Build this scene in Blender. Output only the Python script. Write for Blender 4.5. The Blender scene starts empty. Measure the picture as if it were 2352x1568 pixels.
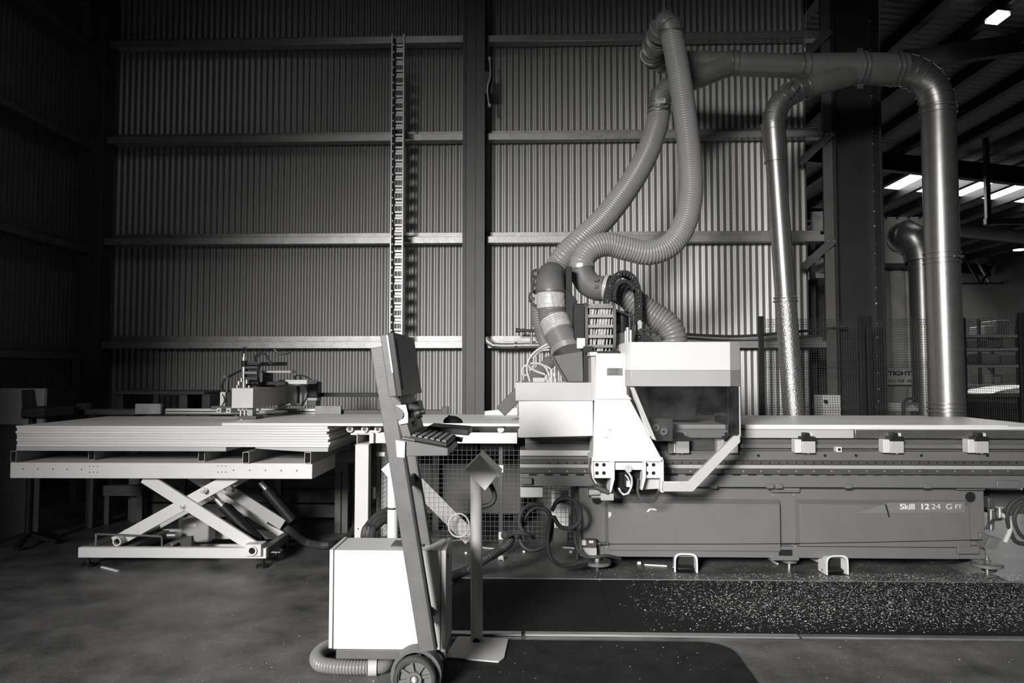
import bpy, math, random
from mathutils import Vector as V, Matrix
random.seed(7)
S = bpy.context.scene
COL = S.collection

# ------------------------------------------------------------------ camera
F, CX, CY = 1600.0, 1176.0, 784.0
CAM = V((0.0, 0.0, 1.52))
YAW, PITCH = math.radians(1.6), math.radians(2.54)
cd = bpy.data.cameras.new('camera'); cam = bpy.data.objects.new('camera', cd); COL.objects.link(cam)
cd.sensor_width = 36.0; cd.sensor_fit = 'HORIZONTAL'; cd.lens = F / 2352.0 * 36.0
cd.clip_start = 0.05; cd.clip_end = 200
cam.location = CAM; cam.rotation_euler = (math.pi / 2 + PITCH, 0, YAW)
S.camera = cam
# ------------------------------------------------------------------ world, light, exposure
w = bpy.data.worlds.new('world'); S.world = w; w.use_nodes = True
w.node_tree.nodes['Background'].inputs[0].default_value = (1, .99, .98, 1)
w.node_tree.nodes['Background'].inputs[1].default_value = 0.003
S.view_settings.view_transform = 'Standard'; S.view_settings.look = 'None'
S.view_settings.gamma = 1; S.view_settings.use_curve_mapping = False
S.view_settings.exposure = -0.7


def area(name, loc, target, sx, sy, power, spread=180):
    l = bpy.data.lights.new(name, 'AREA'); l.shape = 'RECTANGLE'; l.size = sx; l.size_y = sy
    l.energy = power; l.spread = math.radians(spread); l.color = (1, .985, .97)
    o = bpy.data.objects.new(name, l); COL.objects.link(o); o.location = loc
    o.rotation_euler = (V(target) - V(loc)).to_track_quat('-Z', 'Y').to_euler()
    return o


# daylight through the open roller door behind the camera on the left, roof skylights, and an added fill for the far wall
area('door_daylight', (-4.9, -7.8, 4.9), (1.4, 6.0, -0.4), 3.0, 2.4, 440, 43)
area('skylight_daylight', (-2.0, 3.9, 7.7), (-2.0, 4.0, 0), 1.6, 3.0, 42, 140)
area('hall_skylight_daylight', (12.5, 20.9, 6.7), (12.5, 20.9, 0), 7.0, 1.8, 1800, 170)
area('far_wall_fill', (13.0, 32.0, 6.2), (13.0, 36.0, 1.0), 7.0, 2.0, 1500, 170)  # added fill that brightens the far wall; no roof pane above it
area('bay_skylight_daylight', (7.0, 10.5, 7.4), (7.0, 10.4, 0), 2.0, 1.6, 14, 150)

# ------------------------------------------------------------------ helpers
_fh = V((-math.sin(YAW), math.cos(YAW), 0)); _r = V((math.cos(YAW), math.sin(YAW), 0))
_fw = _fh * math.cos(PITCH) + V((0, 0, math.sin(PITCH))); _up = -_fh * math.sin(PITCH) + V((0, 0, math.cos(PITCH)))


def W(px, py, Y):
    d = _fw + _r * ((px - CX) / F) + _up * ((CY - py) / F)
    return CAM + d * (Y / d.y)


def PX(px, Y, py=900): return W(px, py, Y).x
def PZ(py, Y, px=1250): return W(px, py, Y).z


def FL(px, py, z=0.0):
    d = _fw + _r * ((px - CX) / F) + _up * ((CY - py) / F)
    return CAM + d * ((z - CAM.z) / d.z)


MATS = {}


def M(name, g, rough=.5, metal=0.0, var=.12, scale=6, bump=0.0, bscale=60, stretch=(1, 1, 1), spec=.5, speck=0.0, spscale=200):
    if name in MATS: return MATS[name]
    m = bpy.data.materials.new(name); m.use_nodes = True; nt = m.node_tree; N = nt.nodes; L = nt.links
    b = N['Principled BSDF']; b.inputs['Roughness'].default_value = rough; b.inputs['Metallic'].default_value = metal
    b.inputs['Specular IOR Level'].default_value = spec
    c = lambda k: (min(1, g * k * 1.01), min(1, g * k), min(1, g * k * .985), 1)
    tc = N.new('ShaderNodeTexCoord'); mp = N.new('ShaderNodeMapping'); mp.inputs['Scale'].default_value = stretch
    L.new(tc.outputs['Object'], mp.inputs['Vector'])
    n = N.new('ShaderNodeTexNoise'); n.inputs['Scale'].default_value = scale; n.inputs['Detail'].default_value = 4; n.inputs['Roughness'].default_value = .6
    L.new(mp.outputs[0], n.inputs['Vector'])
    r = N.new('ShaderNodeValToRGB'); r.color_ramp.elements[0].position = .3; r.color_ramp.elements[1].position = .7
    r.color_ramp.elements[0].color = c(1 - var); r.color_ramp.elements[1].color = c(1 + var)
    L.new(n.outputs['Fac'], r.inputs['Fac']); out = r.outputs['Color']
    if speck > 0:
        n2 = N.new('ShaderNodeTexNoise'); n2.inputs['Scale'].default_value = spscale; n2.inputs['Detail'].default_value = 2
        L.new(mp.outputs[0], n2.inputs['Vector'])
        r2 = N.new('ShaderNodeValToRGB'); r2.color_ramp.elements[0].position = .6; r2.color_ramp.elements[1].position = .72
        r2.color_ramp.elements[0].color = (1, 1, 1, 1); r2.color_ramp.elements[1].color = (1 + speck,) * 3 + (1,)
        L.new(n2.outputs['Fac'], r2.inputs['Fac'])
        mx = N.new('ShaderNodeMix'); mx.data_type = 'RGBA'; mx.blend_type = 'MULTIPLY'; mx.inputs[0].default_value = 1; mx.clamp_result = False
        L.new(out, mx.inputs[6]); L.new(r2.outputs['Color'], mx.inputs[7]); out = mx.outputs[2]
    L.new(out, b.inputs['Base Color'])
    if bump > 0:
        nb = N.new('ShaderNodeTexNoise'); nb.inputs['Scale'].default_value = bscale; nb.inputs['Detail'].default_value = 2
        L.new(mp.outputs[0], nb.inputs['Vector'])
        bp = N.new('ShaderNodeBump'); bp.inputs['Strength'].default_value = bump; bp.inputs['Distance'].default_value = .01
        L.new(nb.outputs['Fac'], bp.inputs['Height']); L.new(bp.outputs['Normal'], b.inputs['Normal'])
    MATS[name] = m
    return m


def emit(name, g, s):
    if name in MATS: return MATS[name]
    m = bpy.data.materials.new(name); m.use_nodes = True; b = m.node_tree.nodes['Principled BSDF']
    b.inputs['Base Color'].default_value = (g, g, g, 1); b.inputs['Emission Color'].default_value = (1, 1, 1, 1); b.inputs['Emission Strength'].default_value = s
    MATS[name] = m; return m


def acrylic(name, tint, haze):
    if name in MATS: return MATS[name]
    m = bpy.data.materials.new(name); m.use_nodes = True; nt = m.node_tree; N = nt.nodes; L = nt.links
    N.remove(N['Principled BSDF']); out = N['Material Output']
    t = N.new('ShaderNodeBsdfTransparent'); t.inputs[0].default_value = (tint, tint, tint, 1)
    d = N.new('ShaderNodeBsdfDiffuse'); d.inputs[0].default_value = (.5, .5, .5, 1)
    g = N.new('ShaderNodeBsdfGlossy'); g.inputs['Roughness'].default_value = .08
    n = N.new('ShaderNodeTexNoise'); n.inputs['Scale'].default_value = 9; n.inputs['Detail'].default_value = 8
    tc = N.new('ShaderNodeTexCoord'); L.new(tc.outputs['Object'], n.inputs['Vector'])
    mr = N.new('ShaderNodeMapRange'); mr.inputs[1].default_value = .35; mr.inputs[2].default_value = .8; mr.inputs[3].default_value = haze * .4; mr.inputs[4].default_value = haze * 1.6
    L.new(n.outputs['Fac'], mr.inputs[0])
    m1 = N.new('ShaderNodeMixShader'); L.new(mr.outputs[0], m1.inputs[0]); L.new(t.outputs[0], m1.inputs[1]); L.new(d.outputs[0], m1.inputs[2])
    fr = N.new('ShaderNodeFresnel'); fr.inputs[0].default_value = 1.35
    m2 = N.new('ShaderNodeMixShader'); L.new(fr.outputs[0], m2.inputs[0]); L.new(m1.outputs[0], m2.inputs[1]); L.new(g.outputs[0], m2.inputs[2])
    L.new(m2.outputs[0], out.inputs[0]); MATS[name] = m; return m


class MB:
    def __init__(s): s.v = []; s.f = []; s.sm = []

    def add(s, vs, fs, smooth=False):
        o = len(s.v); s.v += [tuple(p) for p in vs]
        for f in fs: s.f.append(tuple(i + o for i in f)); s.sm.append(smooth)
        return s

    def box(s, x0, x1, y0, y1, z0, z1):
        if x0 > x1: x0, x1 = x1, x0
        if y0 > y1: y0, y1 = y1, y0
        if z0 > z1: z0, z1 = z1, z0
        v = [(x, y, z) for z in (z0, z1) for y in (y0, y1) for x in (x0, x1)]
        return s.add(v, [(0, 2, 3, 1), (4, 5, 7, 6), (0, 1, 5, 4), (2, 6, 7, 3), (0, 4, 6, 2), (1, 3, 7, 5)])

    def pb(s, px0, px1, py0, py1, Y0, Y1):
        a = W((px0 + px1) / 2, py0, Y0); b = W((px0 + px1) / 2, py1, Y0)
        pm = (py0 + py1) / 2
        return s.box(W(px0, pm, Y0).x, W(px1, pm, Y0).x, Y0, Y1, b.z, a.z)

    def obox(s, c, ax, ay, az):
        c, ax, ay, az = V(c), V(ax), V(ay), V(az)
        v = [c + ax * i + ay * j + az * k for k in (-1, 1) for j in (-1, 1) for i in (-1, 1)]
        fs = [(0, 2, 3, 1), (4, 5, 7, 6), (0, 1, 5, 4), (2, 6, 7, 3), (0, 4, 6, 2), (1, 3, 7, 5)]
        if ax.cross(ay).dot(az) < 0: fs = [f[::-1] for f in fs]
        return s.add(v, fs)

    def bar(s, p, q, wd, th, n=(0, 1, 0)):
        p, q = V(p), V(q); d = (q - p); L = d.length; d.normalize()
        n = V(n); n = (n - d * n.dot(d)).normalized(); m = d.cross(n)
        return s.obox((p + q) / 2, d * (L / 2), m * (wd / 2), n * (th / 2))

    def prism(s, poly, ext):
        poly = [V(p) for p in poly]; ext = V(ext); n = len(poly)
        nrm = sum((poly[i].cross(poly[(i + 1) % n]) for i in range(n)), V((0, 0, 0)))
        if nrm.dot(ext) > 0: poly = poly[::-1]
        v = poly + [p + ext for p in poly]
        fs = [tuple(range(n)), tuple(range(2 * n - 1, n - 1, -1))] + [(i, i + n, (i + 1) % n + n, (i + 1) % n) for i in range(n)]
        return s.add(v, fs)

    def pp(s, pts, Y0, Y1):
        return s.prism([W(a, b, Y0) for a, b in pts], (0, Y1 - Y0, 0))

    def sweep(s, pts, rad, n=12, caps=True, smooth=True, closed=False):
        pts = [V(p) for p in pts]; k = len(pts)
        if not hasattr(rad, '__len__'): rad = [rad] * k
        T = []
        for i in range(k):
            a = pts[(i - 1) % k] if (i > 0 or closed) else pts[0]; b = pts[(i + 1) % k] if (i < k - 1 or closed) else pts[-1]
            t = (b - a); T.append(t.normalized() if t.length > 1e-9 else V((0, 0, 1)))
        u = T[0].orthogonal().normalized(); vs = []
        for i in range(k):
            u = u - T[i] * u.dot(T[i])
            u = u.normalized() if u.length > 1e-6 else T[i].orthogonal().normalized()
            w_ = T[i].cross(u)
            for j in range(n):
                a = 2 * math.pi * j / n + (math.pi / 4 if n == 4 else 0)
                vs.append(pts[i] + (u * math.cos(a) + w_ * math.sin(a)) * rad[i])
        fs = []
        for i in range(k if closed else k - 1):
            i2 = (i + 1) % k
            for j in range(n):
                j2 = (j + 1) % n
                fs.append((i * n + j, i * n + j2, i2 * n + j2, i2 * n + j))
        s.add(vs, fs, smooth)
        if caps and not closed:
            o = len(s.v) - len(vs)
            s.f.append(tuple(o + j for j in range(n - 1, -1, -1))); s.sm.append(False)
            s.f.append(tuple(o + (k - 1) * n + j for j in range(n))); s.sm.append(False)
        return s

    def cyl(s, p, q, r, n=20, r2=None): return s.sweep([p, q], [r, r if r2 is None else r2], n)

    def ring(s, p, q, r, ri, n=24):
        p, q = V(p), V(q); t = (q - p).normalized(); u = t.orthogonal().normalized(); w_ = t.cross(u); vs = []
        for (c, rr) in ((p, r), (q, r), (q, ri), (p, ri)):
            vs += [c + (u * math.cos(2 * math.pi * j / n) + w_ * math.sin(2 * math.pi * j / n)) * rr for j in range(n)]
        fs = [(a * n + j, a * n + (j + 1) % n, ((a + 1) % 4) * n + (j + 1) % n, ((a + 1) % 4) * n + j) for a in range(4) for j in range(n)]
        return s.add(vs, fs, True)

    def build(s, name, mat, parent=None, bevel=0.0, seg=2, sharp=35):
        loc = V((0, 0, 0)); p = parent
        while p is not None: loc += V(p.location); p = p.parent
        me = bpy.data.meshes.new(name)
        me.from_pydata([(a - loc.x, b - loc.y, c - loc.z) for a, b, c in s.v], [], s.f)
        me.polygons.foreach_set('use_smooth', [True if (q or bevel) else False for q in s.sm])
        me.set_sharp_from_angle(angle=math.radians(sharp)); me.materials.append(mat); me.update()
        o = bpy.data.objects.new(name, me); COL.objects.link(o); o.parent = parent
        if bevel:
            b = o.modifiers.new('bevel', 'BEVEL'); b.width = bevel; b.segments = seg; b.limit_method = 'ANGLE'; b.angle_limit = math.radians(40); b.harden_normals = False
        return o


def thing(name, label, cat, loc, group=None, rz=0):
    o = bpy.data.objects.new(name, None); COL.objects.link(o); o.location = loc; o.empty_display_size = .1
    o['label'] = label; o['category'] = cat
    if group: o['group'] = group
    if rz: o.rotation_euler.z = math.radians(rz)
    return o


def tag(o, label, cat, group=None):
    o['label'] = label; o['category'] = cat
    if group: o['group'] = group
    return o


def struct(o): o['kind'] = 'structure'; return o
def stuff(o): o['kind'] = 'stuff'; return o


def piece(name, src, parent, loc=(0, 0, 0)):
    o = src.copy(); o.name = name; COL.objects.link(o); o.parent = parent; o.location = loc; return o


def smooth_path(pts, step):
    pts = [V(p) for p in pts]; P = [pts[0] * 2 - pts[1]] + pts + [pts[-1] * 2 - pts[-2]]; dense = []
    for i in range(1, len(P) - 2):
        p0, p1, p2, p3 = P[i - 1:i + 3]
        for k in range(40):
            t = k / 40
            dense.append(.5 * ((2 * p1) + (p2 - p0) * t + (2 * p0 - 5 * p1 + 4 * p2 - p3) * t * t + (3 * p1 - p0 - 3 * p2 + p3) * t ** 3))
    dense.append(pts[-1]); out = [dense[0]]; acc = 0
    for a, b in zip(dense, dense[1:]):
        L = (b - a).length
        while acc + L >= step:
            t = (step - acc) / L; a = a.lerp(b, t); out.append(a.copy()); L = (b - a).length; acc = 0
        acc += L
    if (out[-1] - pts[-1]).length > step * .3: out.append(pts[-1])
    return out


def hose(mb, pts, r, pitch=.024, amp=.008, n=24, r2=None):
    P = smooth_path(pts, pitch / 4); k = len(P); R = []
    for i in range(k):
        rr = r if r2 is None else r + (r2 - r) * i / (k - 1)
        R.append(rr + amp * (0, .8, 1, .8)[i % 4] - amp)
    return mb.sweep(P, R, n)


def cable(mb, pts, r, n=8, step=.03): return mb.sweep(smooth_path(pts, step), r, n)
def WP(l): return [W(*p) for p in l]


# ------------------------------------------------------------------ materials
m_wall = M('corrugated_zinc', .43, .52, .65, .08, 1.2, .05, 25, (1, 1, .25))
m_walld = M('corrugated_zinc_dark', .07, .55, .2, .12, 1.2)  # darkened zinc: the left wall's lack of light is in its colour
m_girt = M('galvanised_girt', .42, .42, .6, .16, 9, .12, 60)
m_column = M('painted_steel_grey', .10, .5, .1, .10, 5, .04, 40)
m_steel_dark = M('dark_painted_steel', .07, .5, .2, .15, 6)
m_floor = None
m_white = M('white_enamel', .60, .38, 0, .035, 3)
m_machine = M('pale_grey_enamel', .58, .42, 0, .04, 4)
m_cabinet = M('cabinet_enamel', .46, .4, 0, .03, 3)
m_lift = M('lift_enamel', .68, .45, 0, .04, 4)
m_midgrey = M('mid_grey_enamel', .40, .45, 0, .05, 5)
m_basegrey = M('machine_base_grey', .125, .45, 0, .06, 4, .03, 120)
m_band = M('grey_band_enamel', .34, .42, 0, .04, 4)
m_post = M('console_grey_paint', .08, .5, 0, .14, 12, .04, 80)
m_black = M('black_plastic', .014, .5, 0, .2, 20, spec=.3)
m_rubber = M('black_rubber', .028, .62, 0, .25, 20, .05, 100)
m_screen = M('dark_screen', .016, .5, 0, .1, 5, spec=.25)
m_chrome = M('chrome', .75, .28, .75, .03, 5)
m_steel = M('bare_steel', .38, .32, .85, .15, 15)
m_alu = M('brushed_aluminium', .55, .35, .8, .12, 8, 0, 60, (1, 20, 20))
m_duct = M('galvanised_duct', .30, .36, .8, .10, 10, .05, 120)
m_duct2 = M('dull_duct', .27, .40, .5, .10, 8)
m_spangle = M('spangled_duct', .34, .36, .85, .35, 55, .5, 90)
m_hose = M('grey_pu_hose', .27, .32, 0, .06, 4)
m_hose_d = M('dark_grey_hose', .17, .34, 0, .08, 5)
m_elbow = M('matt_grey_elbow', .12, .55, 0, .14, 8)
m_tape = M('shiny_tape', .55, .16, .2, .12, 14, .8, 35)
m_hole = M('hole_black', .004, .9, 0, .1, 5)
m_cablegrey = M('pale_cable', .45, .45, 0, .08, 5)


def ply_mat(name, g, edge):
    if edge: return M(name, g, .55, 0, .22, 3, .03, 80, (.35, 1, 60))
    return M(name, g, .42, 0, .07, 3, .03, 80, (.35, 2.2, 1), spec=.6)


m_ply = ply_mat('plywood_face', .82, False)
m_plye = ply_mat('plywood_edge', .66, True)
m_board = M('packing_board', .42, .6, 0, .06, 4)
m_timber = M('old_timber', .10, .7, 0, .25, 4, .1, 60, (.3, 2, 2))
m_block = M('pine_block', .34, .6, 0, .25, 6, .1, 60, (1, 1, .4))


def floor_mat():
    m = M('concrete_floor', .085, .42, 0, .55, 3.2, .15, 20, speck=1.3, spscale=85); return m


m_floor = floor_mat()

# ------------------------------------------------------------------ structure
WY = 8.5                                   # back wall plane
XL = PX(240, WY); XR = PX(1862, WY)
ZR = 7.9
mb = MB().box(-9, 16, -7, 42, -.12, 0)
floor = struct(mb.build('floor', m_floor))


def corrugated(p0, p1, nrm, z0, z1, pitch=.076, amp=.0085, seg=8, th=.004):
    p0, p1, nrm = V(p0), V(p1), V(nrm); L = (p1 - p0).length; d = (p1 - p0).normalized(); n = int(L / pitch * seg)
    mb = MB(); vs = []
    for i in range(n + 1):
        t = L * i / n; off = amp * math.sin(2 * math.pi * i / seg)
        for o in (off, off - th):
            q = p0 + d * t + nrm * o
            vs += [(q.x, q.y, z0), (q.x, q.y, z1)]
    fs = []
    for i in range(n):
        a = i * 4; b = a + 4
        fs += [(a, b, b + 1, a + 1), (a + 2, a + 3, b + 3, b + 2), (a, a + 2, b + 2, b), (a + 1, b + 1, b + 3, a + 3)]
    fs += [(0, 1, 3, 2), (n * 4, n * 4 + 2, n * 4 + 3, n * 4 + 1)]
    return mb.add(vs, fs, True)


wall_back = struct(corrugated((XL, WY, 0), (XR, WY, 0), (0, -1, 0), 0, ZR).build('wall_back', m_wall, sharp=80))
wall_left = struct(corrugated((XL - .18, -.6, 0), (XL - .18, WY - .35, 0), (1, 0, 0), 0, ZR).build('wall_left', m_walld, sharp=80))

CYF = WY - .30                             # front of the wall columns


def girt(mb, x0, x1, z, y):                # folded channel, open side up: tall back leaf, floor, short front lip
    mb.box(x0, x1, y - .035, y - .028, z, z + .15)
    mb.box(x0, x1, y - .16, y - .028, z - .006, z)
    mb.box(x0, x1, y - .166, y - .16, z - .006, z + .075)


GZ = [PZ(p, WY - .16) for p in (94, 319, 556, 798, 1010)]
XC1 = PX(1089, CYF)
for z in GZ:
    for (a, b) in ((XL + .05, XC1 - .14), (XC1 + .14, PX(1914, CYF))):
        mb = MB(); girt(mb, a, b, z, WY); mb.build('girt', m_girt, wall_back, .003, 1)
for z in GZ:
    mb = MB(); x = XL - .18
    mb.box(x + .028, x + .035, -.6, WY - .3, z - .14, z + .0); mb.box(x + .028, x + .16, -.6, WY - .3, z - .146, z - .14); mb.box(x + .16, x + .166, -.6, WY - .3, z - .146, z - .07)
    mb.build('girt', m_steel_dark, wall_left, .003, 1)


def ibeam(mb, x, y, z0, z1, wx, dy, tf=.016, tw=.012, web_facing=False):
    if web_facing:
        mb.box(x - wx / 2, x - wx / 2 + tf, y, y + dy, z0, z1); mb.box(x + wx / 2 - tf, x + wx / 2, y, y + dy, z0, z1)
        mb.box(x - wx / 2, x + wx / 2, y + dy * .5 - tw / 2, y + dy * .5 + tw / 2, z0, z1)
    else:
        mb.box(x - wx / 2, x + wx / 2, y, y + tf, z0, z1); mb.box(x - wx / 2, x + wx / 2, y + dy - tf, y + dy, z0, z1)
        mb.box(x - tw / 2, x + tw / 2, y, y + dy, z0, z1)


# wall column between the bays
mb = MB(); ibeam(mb, XC1 + .01, CYF, 0, ZR, .225, .27)
c1 = struct(mb.build('steel_column', m_column, None, .004, 1)); c1['label'] = 'grey steel column between the two corrugated wall bays'
mb = MB().box(XC1 - .145, XC1 - .105, CYF + .01, CYF + .2, 0, ZR); mb.build('edge_channel', m_steel_dark, c1)
# corner column
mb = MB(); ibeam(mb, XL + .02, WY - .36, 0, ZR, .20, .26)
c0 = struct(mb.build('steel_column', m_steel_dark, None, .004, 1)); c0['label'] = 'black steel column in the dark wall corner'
# big hall column, its web towards us
CBY = 8.15
xb0, xb1 = PX(1916, CBY, 400), PX(2028, CBY, 400)
mb = MB(); ibeam(mb, (xb0 + xb1) / 2, CBY, 0, ZR + .3, xb1 - xb0, .34, .03, .016, True)
c2 = struct(mb.build('steel_column', M('hall_column_paint', .03, .45, .1, .12, 5), None, .004, 1)); c2['label'] = 'wide dark steel hall column beside the end of the corrugated wall'
mb = MB()
for i in range(34):
    z = .8 + i * .19 + random.uniform(-.05, .05); r = random.uniform(.004, .014)
    p = V((xb1 - .035, CBY + .155, z)); mb.cyl(p, p + V((0, -.006, 0)), r, 8, r * .6)
stuff(mb.build('weld_spatter', m_midgrey, c2))
mb = MB().box(xb0 - .11, xb0 - .002, CBY + .03, CBY + .05, 0, ZR); mb.build('side_channel', m_column, c2)
# fly braces from the girts to the hall column
for z in GZ[:3]:
    mb = MB(); y = CBY + .06
    mb.bar((xb0 - .02, y, z - .02), (xb0 - .34, y + .1, z - .33), .012, .16, (0, 1, 0)); mb.bar((xb0 - .02, y - .08, z - .02), (xb0 - .34, y + .02, z - .33), .09, .012, (0, 1, 0))
    mb.build('fly_brace', m_steel_dark, c2)
    mb = MB()
    for dx in (.04, .1): mb.cyl((xb0 - dx, y - .09, z - .05), (xb0 - dx, y - .10, z - .05), .008, 8)
    mb.build('brace_bolts', m_chrome, c2)


# roof: ridge above the end of the corrugated wall, falling to both sides
def roofz(x): return 8.35 - .115 * abs(x - 3.0)


mb = MB()
xs = [-7, 3, 20.1]
for a, b in zip(xs, xs[1:]):
    mb.add([(a, -7, roofz(a)), (b, -7, roofz(b)), (b, 42, roofz(b)), (a, 42, roofz(a)), (a, -7, roofz(a) + .1), (b, -7, roofz(b) + .1), (b, 42, roofz(b) + .1), (a, 42, roofz(a) + .1)],
           [(0, 3, 2, 1), (4, 5, 6, 7), (0, 1, 5, 4), (2, 3, 7, 6), (0, 4, 7, 3), (1, 2, 6, 5)])


def roof_mat():
    m = M('roof_lining', .11, .6, 0, .08, 2)
    nt = m.node_tree; N = nt.nodes; L = nt.links; wv = N.new('ShaderNodeTexWave'); wv.bands_direction = 'Y'; wv.inputs['Scale'].default_value = 1.6; wv.inputs['Distortion'].default_value = .3
    tc = N.new('ShaderNodeTexCoord'); L.new(tc.outputs['Object'], wv.inputs['Vector']); bp = N.new('ShaderNodeBump'); bp.inputs['Strength'].default_value = .7; bp.inputs['Distance'].default_value = .05
    L.new(wv.outputs['Fac'], bp.inputs['Height']); L.new(bp.outputs['Normal'], N['Principled BSDF'].inputs['Normal']); return m


ceiling = struct(mb.build('ceiling', roof_mat()))
m_purlin = M('purlin_steel', .02, .5, .2, .1, 5)
for i in range(18):
    x = 2.9 + i * .98; z = roofz(x)
    mb = MB().box(x, x + .07, 6, 41, z - .25, z - .006).box(x, x + .16, 6, 41, z - .256, z - .244); mb.build('purlin', m_purlin, ceiling)
for Y in (18.6, 24.6, 30.6, 36.6):
    mb = MB()
    for (a, b) in ((2.5, 19.9),):
        for (dz, wd, th) in ((-.28, .2, .02), (-.72, .2, .02), (-.5, .02, .44)):
            mb.obox(((a + b) / 2, Y, roofz((a + b) / 2) + dz), ((b - a) / 2, 0, -(b - a) / 2 * .115), (0, wd / 2, 0), (0, 0, th / 2))
    mb.build('rafter', m_purlin, ceiling)
mb = MB(); Y = 12.7
mb.bar(W(2010, 150, Y), W(2500, 78, Y), .34, .16, (0, 1, 0)); mb.build('rafter', m_purlin, ceiling)
# far wall and right wall of the hall
mb = MB().box(-7, 20, 40, 40.2, 0, 8.2)
wf = struct(mb.build('wall_far', M('far_wall_paint', .5, .6, 0, .06, 2)))
for z in (1.8, 3.4, 4.9, 6.2): MB().box(-7, 20, 39.85, 40, z, z + .12).build('girt', m_girt, wf)
mb = MB().box(20, 20.2, 6, 40, 0, 7.2); struct(mb.build('wall_right', m_walld))
# skylight panes in the roof of the hall
k = 0
for i in range(8, 16):
    x = 2.9 + i * .98; x0, x1 = x + .17, x + .96
    mb = MB(); y0, y1 = 19.7, 22.3
    v = [(x0, y0, roofz(x0) - .012), (x1, y0, roofz(x1) - .012), (x1, y1, roofz(x1) - .012), (x0, y1, roofz(x0) - .012)]
    mb.prism(v, (0, 0, .01)); o = mb.build('skylight_pane', emit('skylight_glow', .8, 14), ceiling); k += 1

# ------------------------------------------------------------------ ceiling lamps
Yl = 11.6; c = W(2291, 38, Yl)
t = thing('ceiling_light', 'bright square lamp panel under the roof at the upper right', 'lamp', c)
for nm, mt, hz, s_ in (('diffuser', emit('lamp_glow', .9, 18), -.03, 1.0), ('housing', m_steel_dark, .03, 1.12)):
    mb = MB(); mb.obox(c + V((0, 0, hz)), V((.10, 0, -.012)) * s_, V((0, .16, 0)) * s_, (0, 0, .02)); mb.build(nm, mt, t)
MB().cyl(c + V((0, 0, .05)), V((c.x, c.y, roofz(c.x) + .02)), .01, 8).build('hanger', m_steel_dark, t)
c = W(2343, 573, 26)
t = thing('high_bay_lamp', 'small round high bay lamp hanging far back at the right edge', 'lamp', c)
MB().sweep([c + V((0, 0, a)) for a in (0, .1, .22, .3)], [.24, .2, .1, .06], 20).build('shade', m_steel, t)
MB().cyl(c + V((0, 0, -.02)), c + V((0, 0, -.001)), .21, 20).build('diffuser', emit('lamp_glow', .9, 18), t)
MB().cyl(c + V((0, 0, .29)), V((c.x, c.y, roofz(c.x) + .02)), .012, 8).build('hanger', m_steel_dark, t)

# ------------------------------------------------------------------ scissor lift table
LY = 5.42


def flat(mb, pts, Y, th): return mb.pp(pts, Y, Y + th)


def armpoly(a, b, wd):
    ax, ay = a; bx, by = b; L = math.hypot(bx - ax, by - ay); nx, ny = -(by - ay) / L * wd / 2, (bx - ax) / L * wd / 2
    return [(ax + nx, ay + ny), (bx + nx, by + ny), (bx - nx, by - ny), (ax - nx, ay - ny)]


t = thing('scissor_lift_table', 'pale grey scissor lift table carrying the plywood stack', 'lift table', FL(400, 1296), rz=0.5)
lift = t
MB().pb(25, 716, 1063, 1099, LY, LY + .66).build('platform', m_lift, t, .006)
mb = MB(); pr = [(55, 0), (89, 1), (123, 2), (156, 3), (189, 4), (536, 10), (573, 11), (609, 12), (645, 13), (681, 14)]
for (x, d) in pr: mb.cyl(W(x, 1076 + d * .35, LY + .001), W(x, 1076 + d * .35, LY - .0012), .0055, 8)
for x0 in (207, 500):
    for i in range(3):
        for yy in (1070, 1084): p = W(x0 + i * 9, yy, LY + .001); mb.cyl(p, p + V((0, -.0022, 0)), .004, 8)
mb.build('bolt_holes', m_hole, t)
for (Y, dx) in ((LY + .06, 0), (LY + .56, 0)):
    s = LY / Y if Y > LY + .3 else 1
    q = lambda x, y: (1218 + (x - 1218) * s, 855 + (y - 855) * s)
    MB().pp(armpoly(q(330, 1096), q(600, 1268), 27 * s), Y, Y + .03).build('scissor_arm', m_lift, t, .003)
    MB().pp(armpoly(q(262, 1246), q(540, 1092), 27 * s), Y + .035, Y + .065).build('scissor_arm', m_lift, t, .003)
    for (x, y) in ((420, 1163), (467, 1127)):
        p = W(*q(x, y), Y); b = MB(); b.cyl(p + V((0, .07, 0)), p + V((0, -.008, 0)), .022, 18).cyl(p + V((0, -.005, 0)), p + V((0, -.022, 0)), .013, 6); b.build('pivot_bolt', m_chrome, t)
pa = W(265, 1245, LY); MB().ring(pa + V((0, .02, 0)), pa + V((0, .64, 0)), .034, .024).build('axle_tube', m_lift, t)
MB().cyl(pa + V((0, .05, 0)), pa + V((0, .6, 0)), .024, 16).build('axle_core', m_hole, t)
pa = W(583, 1262, LY)
MB().box(pa.x - .064, pa.x + .064, LY - .03, LY + .09, pa.z - .045, pa.z + .045).build('pivot_block', m_lift, t, .003)
MB().ring(pa + V((0, -.045, 0)), pa + V((0, -.02, 0)), .036, .025).build('axle_ring', m_lift, t)
MB().cyl(pa + V((0, -.034, 0)), pa + V((0, -.031, 0)), .026, 16).build('axle_core', m_hole, t)
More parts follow.
